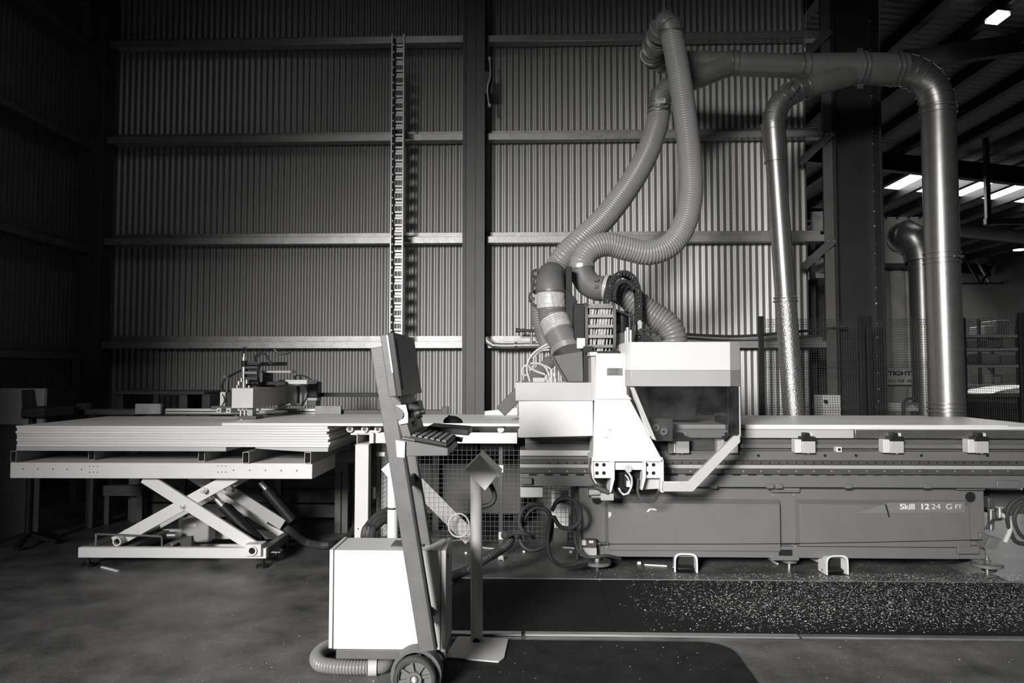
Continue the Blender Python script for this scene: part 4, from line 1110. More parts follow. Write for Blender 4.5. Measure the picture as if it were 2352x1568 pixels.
# bent guard arm
MB().pp([(1523, 1107), (1580, 1107), (1686, 1002), (1700, 1000), (1701, 1015), (1592, 1129), (1523, 1129)], HF + .0, HF + .045).build('guard_arm', m_midgrey, t, .004)
b = MB()
for i in range(500):
    x = random.uniform(1526, 1580); p = W(x, 1106.8, HF + random.uniform(.004, .04)); s2 = random.uniform(.002, .005); p.z += random.uniform(0, .004)
    b.obox(p, V((s2, 0, random.uniform(-.001, .001))), (0, s2 * .6, 0), (0, 0, .0007))
stuff(b.build('chips_on_arm', M('wood_chip', .72, .7, 0, .2, 20), t))
# inside the hood: spindle block, hold-down rollers
P_('spindle_block', m_steel_dark, 1465, 1600, 890, 965, 5.62, 6.1, .01)
MB().cyl(W(1560, 950, 5.8), W(1560, 975, 5.8), .05, 20).build('spindle', m_steel_dark, t)
P_('brush_skirt', m_black, 1470, 1665, 888, 948, 5.95, 6.02, .005)
P_('hold_down', m_basegrey, 1492, 1546, 960, 1013, 5.24, 5.345, .006)
for (x, y) in ((1507, 982), (1525, 991)):
    p = W(x, y, 5.215); MB().ring(p, p + V((0, .02, 0)), .027, .012).build('hold_down_roller', m_midgrey, t)
P_('head_bracket', m_basegrey, 1535, 1548, 1010, 1042, MY - .1, MY - .03, .006)
# behind the hood on top: chain carrier and boxes
CYc = 5.35
P_('chain_box', m_black, 1318, 1344, 697, 780, CYc + .12, CYc + .35, .008)
MB().cyl(W(1429, 716, CYc + .18), W(1429, 800, CYc + .18), .052, 20).build('spindle_motor', m_black, t)
P_('motor_cover', m_steel_dark, 1420, 1436, 763, 795, CYc + .08, CYc + .14, .006)
P_('z_axis_plate', m_black, 1300, 1314, 612, 800, CYc + .32, CYc + .45, .004)
MB().pp([(1300, 660), (1326, 690), (1326, 800), (1300, 800)], CYc + .30, CYc + .36).build('z_axis_rib', m_black, t, .004)
P_('z_axis_base', m_black, 1340, 1362, 795, 880, CYc + .0, CYc + .2, .004)
P_('label_bracket', m_machine, 1325, 1346, 776, 800, CYc + .03, CYc + .05, .003)
# ladder-type chain seen square on
xl_, xr_ = PX(1347, CYc, 750), PX(1411, CYc, 750); pz = [W(1380, y, CYc) for y in (705, 725, 750, 780, 800)]
path = [V((0, CYc + .22, PZ(697, CYc))), V((0, CYc + .1, PZ(696, CYc))), V((0, CYc + .02, PZ(704, CYc))), V((0, CYc - .005, PZ(725, CYc))), V((0, CYc - .01, PZ(750, CYc))), V((0, CYc - .005, PZ(778, CYc))), V((0, CYc + .02, PZ(798, CYc))), V((0, CYc + .1, PZ(808, CYc))), V((0, CYc + .22, PZ(808, CYc)))]
xm_ = (xl_ + xr_) / 2; path = [V((xm_, v.y, v.z)) for v in path]
root = None; P = smooth_path(path, .026)
for sg in (-1, 1):
    b = MB()
    for a, c_ in zip(P, P[1:]): dd = (c_ - a).normalized(); nn_ = dd.cross(V((1, 0, 0))); b.obox((a + c_) / 2 + V((sg * (xr_ - xl_) / 2, 0, 0)), V((.011, 0, 0)), dd * .0142, nn_ * .012)
    o = b.build('cable_chain' if root is None else 'side_band', m_column if root is None else m_column, t if root is None else root)
    if root is None: root = o
for i in range(2, len(P) - 2, 3):
    a = P[i]; dd = (P[i + 1] - P[i - 1]).normalized(); nn_ = dd.cross(V((1, 0, 0)))
    MB().obox(a + nn_ * .0, V(((xr_ - xl_) / 2 + .004, 0, 0)), dd * .012, nn_ * .005).build('crossbar', M('chain_grey', .27, .45, 0, .1, 9), root, .002)
b = MB()
for i in range(9):
    x = xl_ + .02 + i * (xr_ - xl_ - .04) / 8; r2_ = random.uniform(.006, .012); dx = random.uniform(-.03, .0)
    cable(b, [(x + .02, CYc + .05, PZ(700, CYc)), (x, CYc + .03, PZ(750, CYc)), (x + dx, CYc + .05, PZ(806, CYc))], r2_, 8)
b.build('chain_cables', M('chain_cable_grey', .4, .4, 0, .3, 40), root)
MB().box(xl_, xr_, CYc + .09, CYc + .1, PZ(806, CYc), PZ(700, CYc)).build('chain_back', m_hole, root)
P_('chain_tray', m_black, 1345, 1424, 806, 812, CYc - .05, CYc + .3, .003)
# arched chain
AYc = 5.5
arcp = [(1394, 700), (1396, 675), (1404, 648), (1418, 632), (1434, 627), (1450, 634), (1462, 652), (1467, 680), (1468, 720), (1467, 776)]
arcp = WP([(x, y, AYc) for x, y in arcp])
P = smooth_path(arcp, .03); root = None
for yo in (0, .09):
    b = MB()
    for a, c_ in zip(P, P[1:]): dd = (c_ - a).normalized(); nn_ = dd.cross(V((0, 1, 0))); b.obox((a + c_) / 2 + V((0, yo, 0)), dd * .0165, (0, .006, 0), nn_ * .024)
    o = b.build('arched_chain' if root is None else 'side_band', m_black, t if root is None else root)
    if root is None: root = o
for i in range(1, len(P) - 1, 2):
    a = P[i]; dd = (P[i + 1] - P[i - 1]).normalized(); nn_ = dd.cross(V((0, 1, 0)))
    MB().obox(a + V((0, .045, 0)) + nn_ * .02, dd * .008, (0, .045, 0), nn_ * .003).build('crossbar', m_column, root)
    if i % 4 == 1: p = a + V((0, -.007, 0)); MB().cyl(p, p + V((0, -.002, 0)), .004, 8).build('link_pin', m_midgrey, root)
inn = WP([(x, y, AYc + .02) for x, y in ((1410, 690), (1412, 664), (1422, 650), (1434, 646), (1447, 652), (1455, 668))])
b = MB(); P = smooth_path(inn, .03)
for a, c_ in zip(P, P[1:]): dd = (c_ - a).normalized(); nn_ = dd.cross(V((0, 1, 0))); b.obox((a + c_) / 2, dd * .0165, (0, .03, 0), nn_ * .014)
b.build('inner_chain', m_black, root)
P_('chain_post', m_steel_dark, 1457, 1468, 735, 786, AYc + .0, AYc + .06, .003)
MB().pp([(1464, 740), (1467, 735), (1472, 735), (1475, 740), (1474, 755), (1465, 760)], AYc - .02, AYc - .01).build('chain_lug', m_midgrey, t, .002)
b = MB()
for (dx, r3) in ((0, .014), (8, .012), (16, .014), (24, .01)): cable(b, WP([(1468, 756, AYc - .03), (1474 + dx * .3, 768, AYc - .03), (1478 + dx, 786, AYc)]), r3, 8)
cable(b, WP([(1415, 712, AYc - .1), (1440, 722, AYc - .1), (1456, 738, AYc - .1), (1454, 752, AYc - .1), (1448, 772, AYc - .1)]), .008, 8); cable(b, WP([(1478, 757, AYc), (1500, 762, AYc), (1515, 764, AYc)]), .012, 8)
b.build('cable_bundle', m_rubber, t)
b = MB()
for (x, y0_, y1_, r3) in ((1442, 752, 796, .018), (1449, 758, 790, .012), (1437, 760, 798, .01)): b.cyl(W(x, y0_, CYc - .05), W(x, y1_, CYc - .05), r3, 12)
b.build('air_cylinders', m_chrome, t)
# tray contents, chute
MB().pp([(1268, 818), (1338, 806), (1340, 877), (1301, 877)], H0 + .22, H0 + .5).build('suction_chute', m_column, t, .003)
MB().pp([(1266, 820), (1270, 818), (1304, 877), (1297, 877)], H0 + .19, H0 + .215).build('chute_flange', m_steel_dark, t, .002)
MB().bar(W(1150, 945, H0 + .58), W(1268, 826, H0 + .58), .10, .06).build('raking_arm', m_steel_dark, t, .006)
P_('tray_block', m_midgrey, 1224, 1252, 867, 878, H0 + .1, H0 + .2, .004)
b = MB()
for (x, y0_, y1_, r3) in ((1267, 848, 878, .016), (1259, 866, 878, .012), (1276, 868, 878, .012), (1255, 862, 872, .018), (1274, 856, 864, .02)): b.cyl(W(x, y0_, H0 + .12), W(x, y1_, H0 + .12), r3, 12)
b.build('pneumatic_valves', m_chrome, t)
for (i, l) in enumerate((((1258, 790), (1235, 803), (1218, 820), (1210, 845), (1217, 876)), ((1262, 796), (1240, 803), (1222, 818), (1213, 835), (1222, 848), (1252, 860)), ((1262, 803), (1240, 806), (1224, 824)), ((1262, 862), (1250, 840), (1225, 834), (1203, 842), (1199, 858), (1208, 862), (1225, 840)), ((1272, 860), (1262, 845), (1240, 836)))):
    b = MB(); cable(b, WP([(x, y, H0 + .14 + .01 * i) for x, y in l]), .0085, 8); b.build('air_tube', m_cablegrey, t)
zb_m = zdeck
# sheet on the bed
xa1, xb1_ = PX(1425, MY), PX(2318, MY, 980)
o = sheet('plywood_sheet', PX(1480, MY), xb1_, MY + .01, MY + 1.2, zdeck + .001, zdeck + .036)
tag(o, 'wide plywood sheet lying on the router bed to the right of the hood', 'plywood sheet')
o = sheet('plywood_sheet', xb1_ + .012, PX(2450, MY), MY + .05, MY + 1.3, zdeck + .001, zdeck + .02)
tag(o, 'thinner pale sheet on the bed at the far right edge', 'plywood sheet')

# ------------------------------------------------------------------ suction hoses
def collar(mb, p, q, r, th=.006): return mb.ring(p, q, r + th, r - .002)


# hose from the left branch of the duct down to the gantry
t = thing('suction_hose', 'ribbed grey suction hose slanting behind down to the left gantry elbow', 'hose', W(1400, 480, 6.3), 'ribbed suction hoses')
pa = [(1514, 258, 6.92), (1508, 290, 6.9), (1490, 345, 6.8), (1462, 400, 6.65), (1425, 455, 6.5), (1380, 510, 6.35), (1330, 556, 6.2), (1300, 584, 6.18), (1284, 608, 6.2), (1276, 634, 6.18)]
b = MB(); hose(b, WP(pa), .112, .026, .008, 28); b.build('hose', m_hose, t)
e = WP([(1274, 640, 6.2), (1268, 634, 6.02), (1266, 636, 5.87), (1265, 648, 5.77), (1265, 660, 5.73), (1266, 674, 5.72)]); b = MB(); b.sweep(smooth_path(e, .02), .122, 32); b.build('elbow', m_elbow, t)
p, q = W(1266, 668, 5.72), W(1266, 673, 5.72); b = MB(); collar(b, p, q, .122, .009); b.build('elbow_rim', m_column, t)
b = MB(); b.sweep(smooth_path(WP([(1266, 673, 5.72), (1266, 690, 5.71), (1267, 707, 5.71)]), .01), .122, 30); b.build('tape_wrap', m_tape, t)
pd = [(1267, 704, 5.71), (1271, 726, 5.7), (1281, 756, 5.66), (1294, 785, 5.6), (1302, 804, 5.56)]
b = MB(); hose(b, WP(pd), .120, .020, .006, 28); b.build('lower_hose', m_hose_d, t)
b = MB(); hose(b, WP([(1273, 733, 5.695), (1279, 750, 5.67), (1285, 764, 5.645)]), .124, .02, .006, 28); b.build('foil_patch', m_tape, t)
p, q = W(1300, 799, 5.57), W(1304, 811, 5.545); b = MB(); b.cyl(p, q, .129, 30); b.build('hose_clamp', m_chrome, t)
b = MB(); 
for (x, y) in ((1226, 630), (1228, 648), (1226, 664)): b.sweep([W(x - 4, y, 5.8), W(x, y, 5.8), W(x + 8, y, 5.8)], [.02, .04, .045], 12)
cable(b, WP([(1232, 618, 5.84), (1224, 622, 5.84), (1220, 640, 5.84), (1224, 668, 5.84)]), .008, 8); cable(b, WP([(1232, 664, 5.75), (1220, 670, 5.75), (1215, 682, 5.75), (1218, 695, 5.75)]), .008, 8)
b.cyl(W(1219, 685, 5.75), W(1226, 690, 5.75), .02, 10).cyl(W(1222, 696, 5.75), W(1228, 702, 5.75), .012, 8)
b.build('rear_connector', m_steel_dark, t)
b = MB(); hose(b, WP([(1233, 700, 5.9), (1236, 735, 5.9), (1244, 765, 5.9), (1256, 800, 5.85)]), .055, .02, .006, 18); b.build('inner_hose', m_hose_d, t)

# front hose hanging from the high elbow
t = thing('suction_hose', 'ribbed grey suction hose hanging in a loop in front of the wall', 'hose', W(1580, 400, 6.2), 'ribbed suction hoses')
pb_ = [(1543, 78, 6.36), (1553, 130, 6.34), (1566, 210, 6.3), (1578, 300, 6.26), (1586, 380, 6.22), (1587, 450, 6.16), (1572, 515, 6.1), (1540, 562, 6.04), (1492, 581, 6.0), (1442, 572, 5.98), (1395, 561, 5.96), (1356, 573, 5.93), (1337, 600, 5.92), (1335, 612, 5.92)]
b = MB(); hose(b, WP(pb_), .105, .0245, .008, 28); b.build('hose', m_hose, t)
p, q = W(1335, 608, 5.92), W(1336, 616, 5.92); b = MB(); collar(b, p, q, .107, .006); b.build('hose_clamp', m_chrome, t)
e = WP([(1336, 612, 5.92), (1339, 632, 5.92), (1352, 652, 5.9), (1374, 662, 5.86), (1392, 662, 5.83)]); b = MB(); b.sweep(smooth_path(e, .015), .106, 32); b.build('elbow', m_elbow, t)
b = MB()
for (y) in (643, 659): c = W(1371, y, 5.755); b.obox(c, (.02, 0, 0), (0, .012, 0), (0, 0, .013))
b.build('elbow_lugs', m_column, t, .008)
p, q = W(1390, 661, 5.835), W(1398, 662, 5.825); b = MB(); collar(b, p, q, .106, .006); b.build('elbow_clamp', m_midgrey, t)
p, q = W(1398, 662, 5.825), W(1412, 665, 5.81); b = MB(); b.cyl(p, q, .09, 24); b.build('connector', m_black, t)
pc_ = [(1410, 664, 5.82), (1435, 676, 5.8), (1465, 698, 5.78), (1500, 722, 5.76), (1530, 743, 5.74), (1546, 768, 5.72), (1549, 795, 5.72)]
b = MB(); hose(b, WP(pc_), .108, .030, .010, 28); b.build('hood_hose', m_hose_d, t)

# ------------------------------------------------------------------ galvanised extraction ducting
DY = 7.05
t = thing('extraction_duct', 'galvanised extraction duct with branches running under the roof', 'duct', W(2155, 948, DY))


def lobster(name, pts, r, n=6, mat=m_duct, parent=None):
    """segmented elbow: straight gores with raised seams"""
    P = smooth_path(pts, .01); k = len(P) - 1; q = [P[int(k * i / n)] for i in range(n + 1)]
    b = MB(); b.sweep(q, r, 36, smooth=True); o = b.build(name, mat, parent or t, sharp=50)
    for c, a in zip(q[1:-1], q[2:]):
        i = q.index(c); d = (q[i + 1] - q[i - 1]).normalized()
        MB().ring(c - d * .004, c + d * .004, r + .011, r - .004, 36).build('seam', mat, o)
    return o


def run(name, a, b_, r, mat=m_duct, r2=None, parent=None): return MB().sweep([a, b_], [r, r if r2 is None else r2], 40).build(name, mat, parent or t)


def band(p, d, r, wd=.012): d = V(d).normalized(); return MB().ring(V(p) - d * wd / 2, V(p) + d * wd / 2, r + .012, r - .003, 36).build('clamp_ring', m_duct, t)


rv = .158
zt_d = W(2155, 262, DY); xv = zt_d.x
vbot = PZ(948, DY, 2180)
# vertical drop on the right
zk = PZ(594, DY, 2170)
run('drop_pipe', V((xv, DY, zk)), zt_d, rv); run('drop_pipe', V((xv + .02, DY, 0.0)), V((xv, DY, zk)), rv)
for py, dz in ((582, 0), (594, 0), (604, 0), (925, 0), (935, 0), (944, 0), (262, 0), (250, 0)): band((xv, DY, PZ(py, DY, 2165)), (0, 0, 1), rv)
MB().bar((xv + .02, DY - rv - .012, zk + .0), (xv + .12, DY - rv * .85 - .012, zk + .0), .022, .016).build('clamp_lever', m_duct, t)
MB().bar((xv - .0, DY - rv - .012, PZ(252, DY, 2160)), (xv + .1, DY - rv * .85 - .012, PZ(252, DY, 2160) + .01), .022, .016).build('clamp_lever', m_duct, t)
# main elbow
lobster('main_elbow', [V(zt_d)] + WP([(2150, 225, DY), (2133, 192, DY), (2105, 170, DY), (2075, 160, DY)]), rv, 7)
pr_ = W(2075, 160, DY); pm = W(1975, 158, DY); pl_ = W(1838, 153, DY); pj = W(1680, 146, DY)
run('main_pipe', pm, pr_, rv, m_duct2); run('taper_pipe', pl_, pm, .128, m_duct2, r2=rv); run('main_pipe', pj, pl_, .118, m_duct2); run('main_pipe', W(1520, 141, DY), pj, .112, m_duct2)
for (x, y, r) in ((2062, 159, rv), (2050, 159, rv), (1984, 158, rv), (1973, 158, rv), (1838, 153, .128), (1853, 153.5, .13), (1690, 146, .118), (1678, 146, .118)): band(W(x, y, DY), (1, 0, 0), r)
for (x, y) in ((1682, 119), (1830, 122), (2058, 123)): p = W(x, y, DY - .02); MB().bar(p + V((-.03, 0, 0)), p + V((.04, 0, -.005)), .012, .03, (0, 1, 0)).build('clamp_lever', m_duct, t)
for y in (116, 199): p = W(1976, y, DY); MB().box(p.x - .026, p.x + .026, DY - .012, DY + .012, p.z - .022, p.z + .022).build('flange_tab', m_steel, t)
# branch to the left hose
b1 = W(1672, 150, DY - .02); b1e = W(1548, 200, 6.96)
run('branch_pipe', b1e, b1, .108, m_duct2, r2=.112)
lobster('branch_elbow', WP([(1552, 198, 6.96), (1532, 206, 6.95), (1518, 222, 6.94), (1514, 244, 6.93), (1514, 262, 6.92)]), .108, 4, m_duct2)
band(W(1514, 250, 6.93), (0, 0, 1), .108); band(W(1514, 260, 6.92), (0, 0, 1), .11)
p = W(1520, 247, 6.81); MB().bar(p + V((-.06, 0, .0)), p + V((.06, 0, .01)), .02, .012, (0, 1, 0)).build('clamp_lever', m_duct, t)
p = W(1517, 232, 6.815); MB().obox(p, (.05, 0, .004), (0, .004, 0), (.0, .012, .03)).build('sealing_tape', m_tape, t)
# branch to the thin drop pipe
YB = 6.95
b2s = W(1950, 170, DY - .02); b2e = W(1848, 202, YB)
run('branch_pipe', b2e, b2s, .112, m_duct2, r2=.120)
lobster('branch_elbow', WP([(1852, 200, YB), (1820, 212, YB), (1795, 232, YB), (1781, 258, YB), (1776, 288, YB)]), .112, 6)
run('branch_taper', W(1779, 330, YB), W(1776, 284, YB), .112, r2=.116); run('branch_taper', W(1782, 374, YB), W(1779, 330, YB), .099, r2=.112)
a, bq, cq = W(1782, 372, YB), W(1804, 686, YB), W(1832, 1010, YB - .05)
run('thin_pipe', bq, a, .097); run('spangled_pipe', V((cq.x + .03, YB - .06, 0)), bq, .101, m_spangle)
for (x, y, r) in ((1776, 286, .112), (1777, 300, .108), (1804, 684, .1), (1804, 692, .104), (1782, 372, .1), (1852, 200, .112)): band(W(x, y, YB), (0, 0, 1) if x != 1852 else (.9, 0, .3), r)
p = W(1812, 683, YB - .09); MB().bar(p + V((-.05, 0, 0)), p + V((.07, 0, .012)), .016, .012, (0, 1, 0)).build('clamp_lever', m_duct, t)
b = MB(); cable(b, WP([(1822, 183, YB - .12), (1812, 205, YB - .13), (1826, 232, YB - .13)]), .004, 6); cable(b, WP([(1826, 188, YB - .12), (1836, 200, YB - .13), (1812, 228, YB - .13)]), .004, 6); b.build('tie_wire', m_steel_dark, t)
# high elbow feeding the hanging hose
lobster('rear_elbow', WP([(1545, 141, DY), (1520, 140, DY), (1506, 132, DY - .05), (1499, 122, DY - .14), (1501, 112, DY - .24)]), .112, 4, m_duct2)
run('link_pipe', W(1513, 84, 6.55), W(1501, 112, 6.81), .108, m_duct2)
lobster('front_elbow', WP([(1513, 84, 6.55), (1520, 64, 6.46), (1530, 55, 6.40), (1538, 60, 6.37), (1543, 80, 6.36)]), .110, 4, m_duct2)
for (x, y, Y) in ((1502, 108, 6.78), (1511, 88, 6.58)): band(W(x, y, Y), W(1513, 84, 6.55) - W(1501, 112, 6.81), .109)
band(W(1543, 78, 6.36), (0.1, 0, 1), .111)
# hanging wires
t2 = thing('hanging_wire', 'thin steel hanging wire with turnbuckle above the high elbow', 'wire', W(1526, 30, 6.4))
b = MB(); b.cyl(W(1526, 30, 6.4), V((W(1520, 0, 6.4).x - .02, 6.4, roofz(1.3) + .02)), .003, 6); b.build('wire', m_steel, t2); MB().pb(1522, 1529, 18, 31, 6.39, 6.41).build('turnbuckle', m_steel, t2)
b = MB(); cable(b, WP([(1528, 17, 6.4), (1540, 18, 6.4), (1542, 30, 6.4), (1538, 34, 6.4)]), .003, 6); b.build('wire_loop', m_steel_dark, t2)
t2 = thing('hanging_wire', 'thin steel wire holding the main duct before the hall column', 'wire', W(1849, 118, DY))
p = W(1849, 119, DY); MB().cyl(p, V((W(1866, 0, DY).x + .06, DY, roofz(3.2) + .02)), .003, 6).build('wire', m_steel, t2); MB().cyl(p, p + V((0, 0, .04)), .012, 8).build('hook', m_steel, t2)

# ------------------------------------------------------------------ safety fence on the right
FY = 7.75
zf1 = PZ(730, FY, 1900)


def fence(label, xa, ya, xb, yb, panels, ztop):
    t = thing('mesh_fence', label, 'fence', (xa, ya, 0), 'black mesh safety fences'); A_, B_ = V((xa, ya, 0)), V((xb, yb, 0)); d = (B_ - A_).normalized(); n = panels; L = (B_ - A_).length
    for i in range(n + 1): c = A_ + d * (L * i / n); MB().box(c.x - .028, c.x + .028, c.y - .02, c.y + .02, 0, ztop + .02).build('post', m_black, t, .003)
    for i in range(n):
        o = A_ + d * (L * i / n + .05) + V((0, 0, .12)); h = ztop - .12
        stuff(mesh(MB(), o, d, (0, 0, 1), L / n - .1, h, .0275, .0021, (h - .06, h - .52, h - 1.0)).build('mesh_panel', m_wired, t))
    return t


xf0, xf1, xf2 = PX(1750, FY), PX(1982, FY), PX(2142, FY)
fence('black mesh safety fence panel in front of the corrugated wall end', xf0, FY, xf1, FY, 1, zf1)
fence('black mesh safety fence panel between hall column and big duct', xf1 + .09, FY + .02, xf2, FY + .02, 1, zf1)
fence('black mesh safety fence at the right edge beyond the big duct', PX(2215, 8.6), 8.6, PX(2350, 7.9), 7.9, 1, PZ(727, 8.2, 2280))

# ------------------------------------------------------------------ dust collector and things behind the fence
CYd = 11.2
t = thing('dust_collector', 'grey dust collector with filter bags behind the hall column', 'dust collector', (PX(2070, CYd), CYd + .5, 0))
m_coll = M('collector_grey', .5, .5, .1, .08, 3)
MB().pb(2024, 2142, 498, 612, CYd, CYd + 1.4).build('plenum', m_coll, t, .01)
MB().pb(2022, 2144, 604, 614, CYd - .03, CYd + 1.42).build('plenum_flange', m_steel_dark, t, .004)
b = MB()
for i in range(4): p = W(2034 + i * 26, 500, CYd - .005); b.cyl(p, p + V((0, -.02, 0)), .02, 8)
b.build('flange_bolts', m_steel_dark, t)
m_bag = M('filter_bag', .34, .75, 0, .2, 4, .2, 8)
for i, px in enumerate((2050, 2086, 2122)):
    c = V((PX(px, CYd), CYd + .35, 0)); zt2 = PZ(614, CYd)
    b = MB(); b.sweep([c + V((0, 0, z)) for z in (.95, 1.3, 1.9, 2.5, zt2 - .1, zt2)], [.16, .20, .19, .195, .18, .15], 22); b.build('filter_bag', m_bag, t)
    b = MB(); b.sweep([c + V((0, 0, z)) for z in (.1, .14, .5, .85, .95)], [.15, .24, .25, .23, .16], 22); b.build('collection_bag', m_bag, t)
for px in (2028, 2140): MB().box(PX(px, CYd) - .03, PX(px, CYd) + .03, CYd + .05, CYd + .11, 0, PZ(612, CYd)).build('leg', m_steel_dark, t)
MB().pb(2036, 2112, 846, 884, CYd + .05, CYd + .08).build('sign_plate', m_coll, t, .003)
text('TIGHT SO', 2040, 862, CYd + .048, 10 * CYd / 1600, m_hole, t, .004, 1.25)
text('031 784  2009', 2041, 877, CYd + .048, 6 * CYd / 1600, m_hole, t, .001, 1.25)
yd = CYd - .35
t = thing('return_duct', 'shorter galvanised duct bending out of the dust collector', 'duct', (PX(2118, yd), yd, 0))
e_ = WP([(2076, 548, CYd + .02), (2072, 548, yd + .25), (2080, 540, yd + .08), (2096, 546, yd), (2110, 566, yd), (2116, 596, yd)])
lobster('elbow', e_, .225, 7)
run('drop_pipe', V((W(2119, 600, yd).x, yd, 0)), W(2116, 594, yd), .18); band(W(2117, 608, yd), (0, 0, 1), .18); band(W(2117, 618, yd), (0, 0, 1), .18)
t = thing('electrical_cabinet', 'small pale electrical cabinet with round switch behind the fence', 'cabinet', (PX(1911, 8.0), 8.05, 0))
MB().pb(1890, 1932, 907, 960, 8.0, 8.25).build('body', m_machine, t, .006)
p = W(1896, 922, 7.995); MB().cyl(p + V((0, .01, 0)), p + V((0, -.02, 0)), .022, 14).build('switch', m_black, t)
MB().box(PX(1892, 8.0), PX(1930, 8.0), 8.02, 8.2, 0, PZ(960, 8.0) - .001).build('plinth', m_steel_dark, t, .004)
t = thing('insulation_roll', 'crumpled wrapped panel propped high between wall end and column', 'panel', W(1890, 505, 9.2))
MB().pp([(1866, 486), (1910, 484), (1914, 530), (1866, 530)], 9.2, 9.26).build('sheet', M('crumpled_wrap', .30, .5, 0, .3, 9, .8, 12), t)
MB().box(PX(1868, 9.2), PX(1880, 9.2), 9.22, 9.26, 0, PZ(530, 9.2)).build('prop', m_steel_dark, t)
t = thing('dark_machine', 'dark machine casing in the shade behind the fence', 'machine', (PX(1910, 9.8), 9.9, 0))
MB().box(PX(1875, 9.8), PX(1960, 9.8), 9.8, 10.6, 0, PZ(640, 9.8)).build('casing', m_steel_dark, t, .01)
MB().pb(1875, 1900, 650, 800, 9.75, 9.8).build('door', m_steel_dark, t, .005); MB().pb(1903, 1935, 650, 800, 9.75, 9.8).build('door', m_steel_dark, t, .005)
t = thing('pale_bench', 'pale low bench behind the fence near the big duct', 'bench', (PX(2075, 8.8), 8.9, 0))
MB().pb(2035, 2110, 925, 944, 8.8, 9.3).build('top', m_midgrey, t, .004)
for px in (2040, 2100): MB().box(PX(px, 8.8), PX(px + 6, 8.8), 8.85, 8.9, 0, PZ(944, 8.8)).build('leg', m_steel_dark, t)
b = MB(); cable(b, WP([(2078, 1140, 8.5), (2075, 945, 8.5), (2074, 930, 8.5), (2082, 917, 8.5), (2098, 915, 8.5), (2110, 925, 8.5)]), .018, 8); tag(b.build('black_hose', m_rubber), 'thin black hose looping behind the fence beside the big duct', 'hose')
# racking in the far bay
KY2 = 17.0
t = thing('pallet_rack', 'tall pallet rack in the far bay beyond the right fence', 'rack', (PX(2290, KY2), KY2, 0))
for px in (2218, 2252, 2338, 2420):
    for dy in (0, .9): MB().box(PX(px, KY2), PX(px + 5, KY2), KY2 + dy, KY2 + dy + .06, 0, PZ(735, KY2)).build('upright', m_steel_dark, t)
for py in (770, 800, 838, 882):
    for dy in (0, .9): MB().box(PX(2218, KY2), PX(2424, KY2), KY2 + dy - .01, KY2 + dy + .04, PZ(py + 6, KY2), PZ(py, KY2)).build('beam', m_midgrey, t)
for (a_, c_) in (((2254, 760), (2285, 790)), ((2254, 800), (2285, 770)), ((2254, 830), (2285, 860))): MB().bar(W(*a_, KY2 + .5), W(*c_, KY2 + .5), .03, .03).build('brace', m_steel_dark, t)
stock = [(2290, 2322, 735, 769, .2), (2262, 2284, 748, 769, .5), (2226, 2246, 782, 799, .3), (2268, 2300, 780, 799, .2), (2306, 2335, 776, 799, .3), (2258, 2296, 812, 837, .3), (2302, 2334, 815, 837, .25), (2226, 2246, 818, 837, .15), (2262, 2280, 858, 881, .6), (2286, 2300, 864, 881, .45), (2305, 2332, 860, 881, .3)]
lab = ['dark carton on the top shelf of the far rack', 'small pale carton beside the dark one on the top shelf', 'carton at the left end of the second rack shelf', 'dark carton mid second rack shelf', 'dark carton at the right of the second rack shelf', 'wide carton mid third rack shelf', 'carton at the right of the third rack shelf', 'dark carton at the left end of the third rack shelf', 'pale carton on the lowest rack shelf', 'small carton between two others on the lowest rack shelf', 'dark carton at the right of the lowest rack shelf']
for (a_, b_, c_, d_, g), l in zip(stock, lab):
    o = MB().pb(a_, b_, c_, d_ - .6, KY2 + .15, KY2 + .75).build('carton', M('carton_%d' % int(g * 100), g * .7, .7, 0, .1, 4), None, .02); tag(o, l, 'carton', 'cartons on the far rack')
for py in (770, 800, 838, 882): MB().box(PX(2222, KY2), PX(2422, KY2), KY2 + .0, KY2 + .9, PZ(py + .5, KY2) - .02, PZ(py + .5, KY2) - .004).build('shelf', m_steel_dark, t)
o = MB().pp([(2275, 905), (2300, 896), (2352, 888), (2400, 886), (2400, 902), (2280, 903)], 13.0, 13.9).build('plastic_wrap', m_white, None, .01); tag(o, 'crumpled white plastic wrap on a dark bench at the right', 'wrap')
t = thing('dark_bench', 'long dark bench beyond the fence at the right edge', 'bench', (PX(2340, 13.0), 13.2, 0))
MB().pb(2235, 2450, 904, 912, 12.9, 14.2).build('top', m_steel_dark, t); MB().pb(2240, 2450, 914, 940, 13.0, 14.1).build('cabinet', m_black, t)
MB().box(PX(2244, 13.1), PX(2440, 13.1), 13.1, 14.0, 0, PZ(940, 13.0)).build('plinth', m_black, t)

# ------------------------------------------------------------------ floor mats and edge strips
m_mat = M('ribbed_rubber_mat', .010, .7, 0, .25, 5, spec=.2)
nt = m_mat.node_tree; wv = nt.nodes.new('ShaderNodeTexWave'); wv.inputs['Scale'].default_value = 16; tc = nt.nodes.new('ShaderNodeTexCoord'); nt.links.new(tc.outputs['Object'], wv.inputs['Vector'])
bp_ = nt.nodes.new('ShaderNodeBump'); bp_.inputs['Strength'].default_value = .35; bp_.inputs['Distance'].default_value = .004; nt.links.new(wv.outputs['Fac'], bp_.inputs['Height']); nt.links.new(bp_.outputs['Normal'], nt.nodes['Principled BSDF'].inputs['Normal'])
yr, yf = FL(1600, 1336).y, FL(1600, 1458).y
xj = FL(1398, 1400).x; xm0 = FL(1042, 1336).x
tag(MB().box(xm0, xj - .004, yf, yr, .0008, .012).build('safety_mat', m_mat, None, .003, 1), 'black ribbed safety mat left of the joint, before the router', 'mat', 'black safety mats along the router')
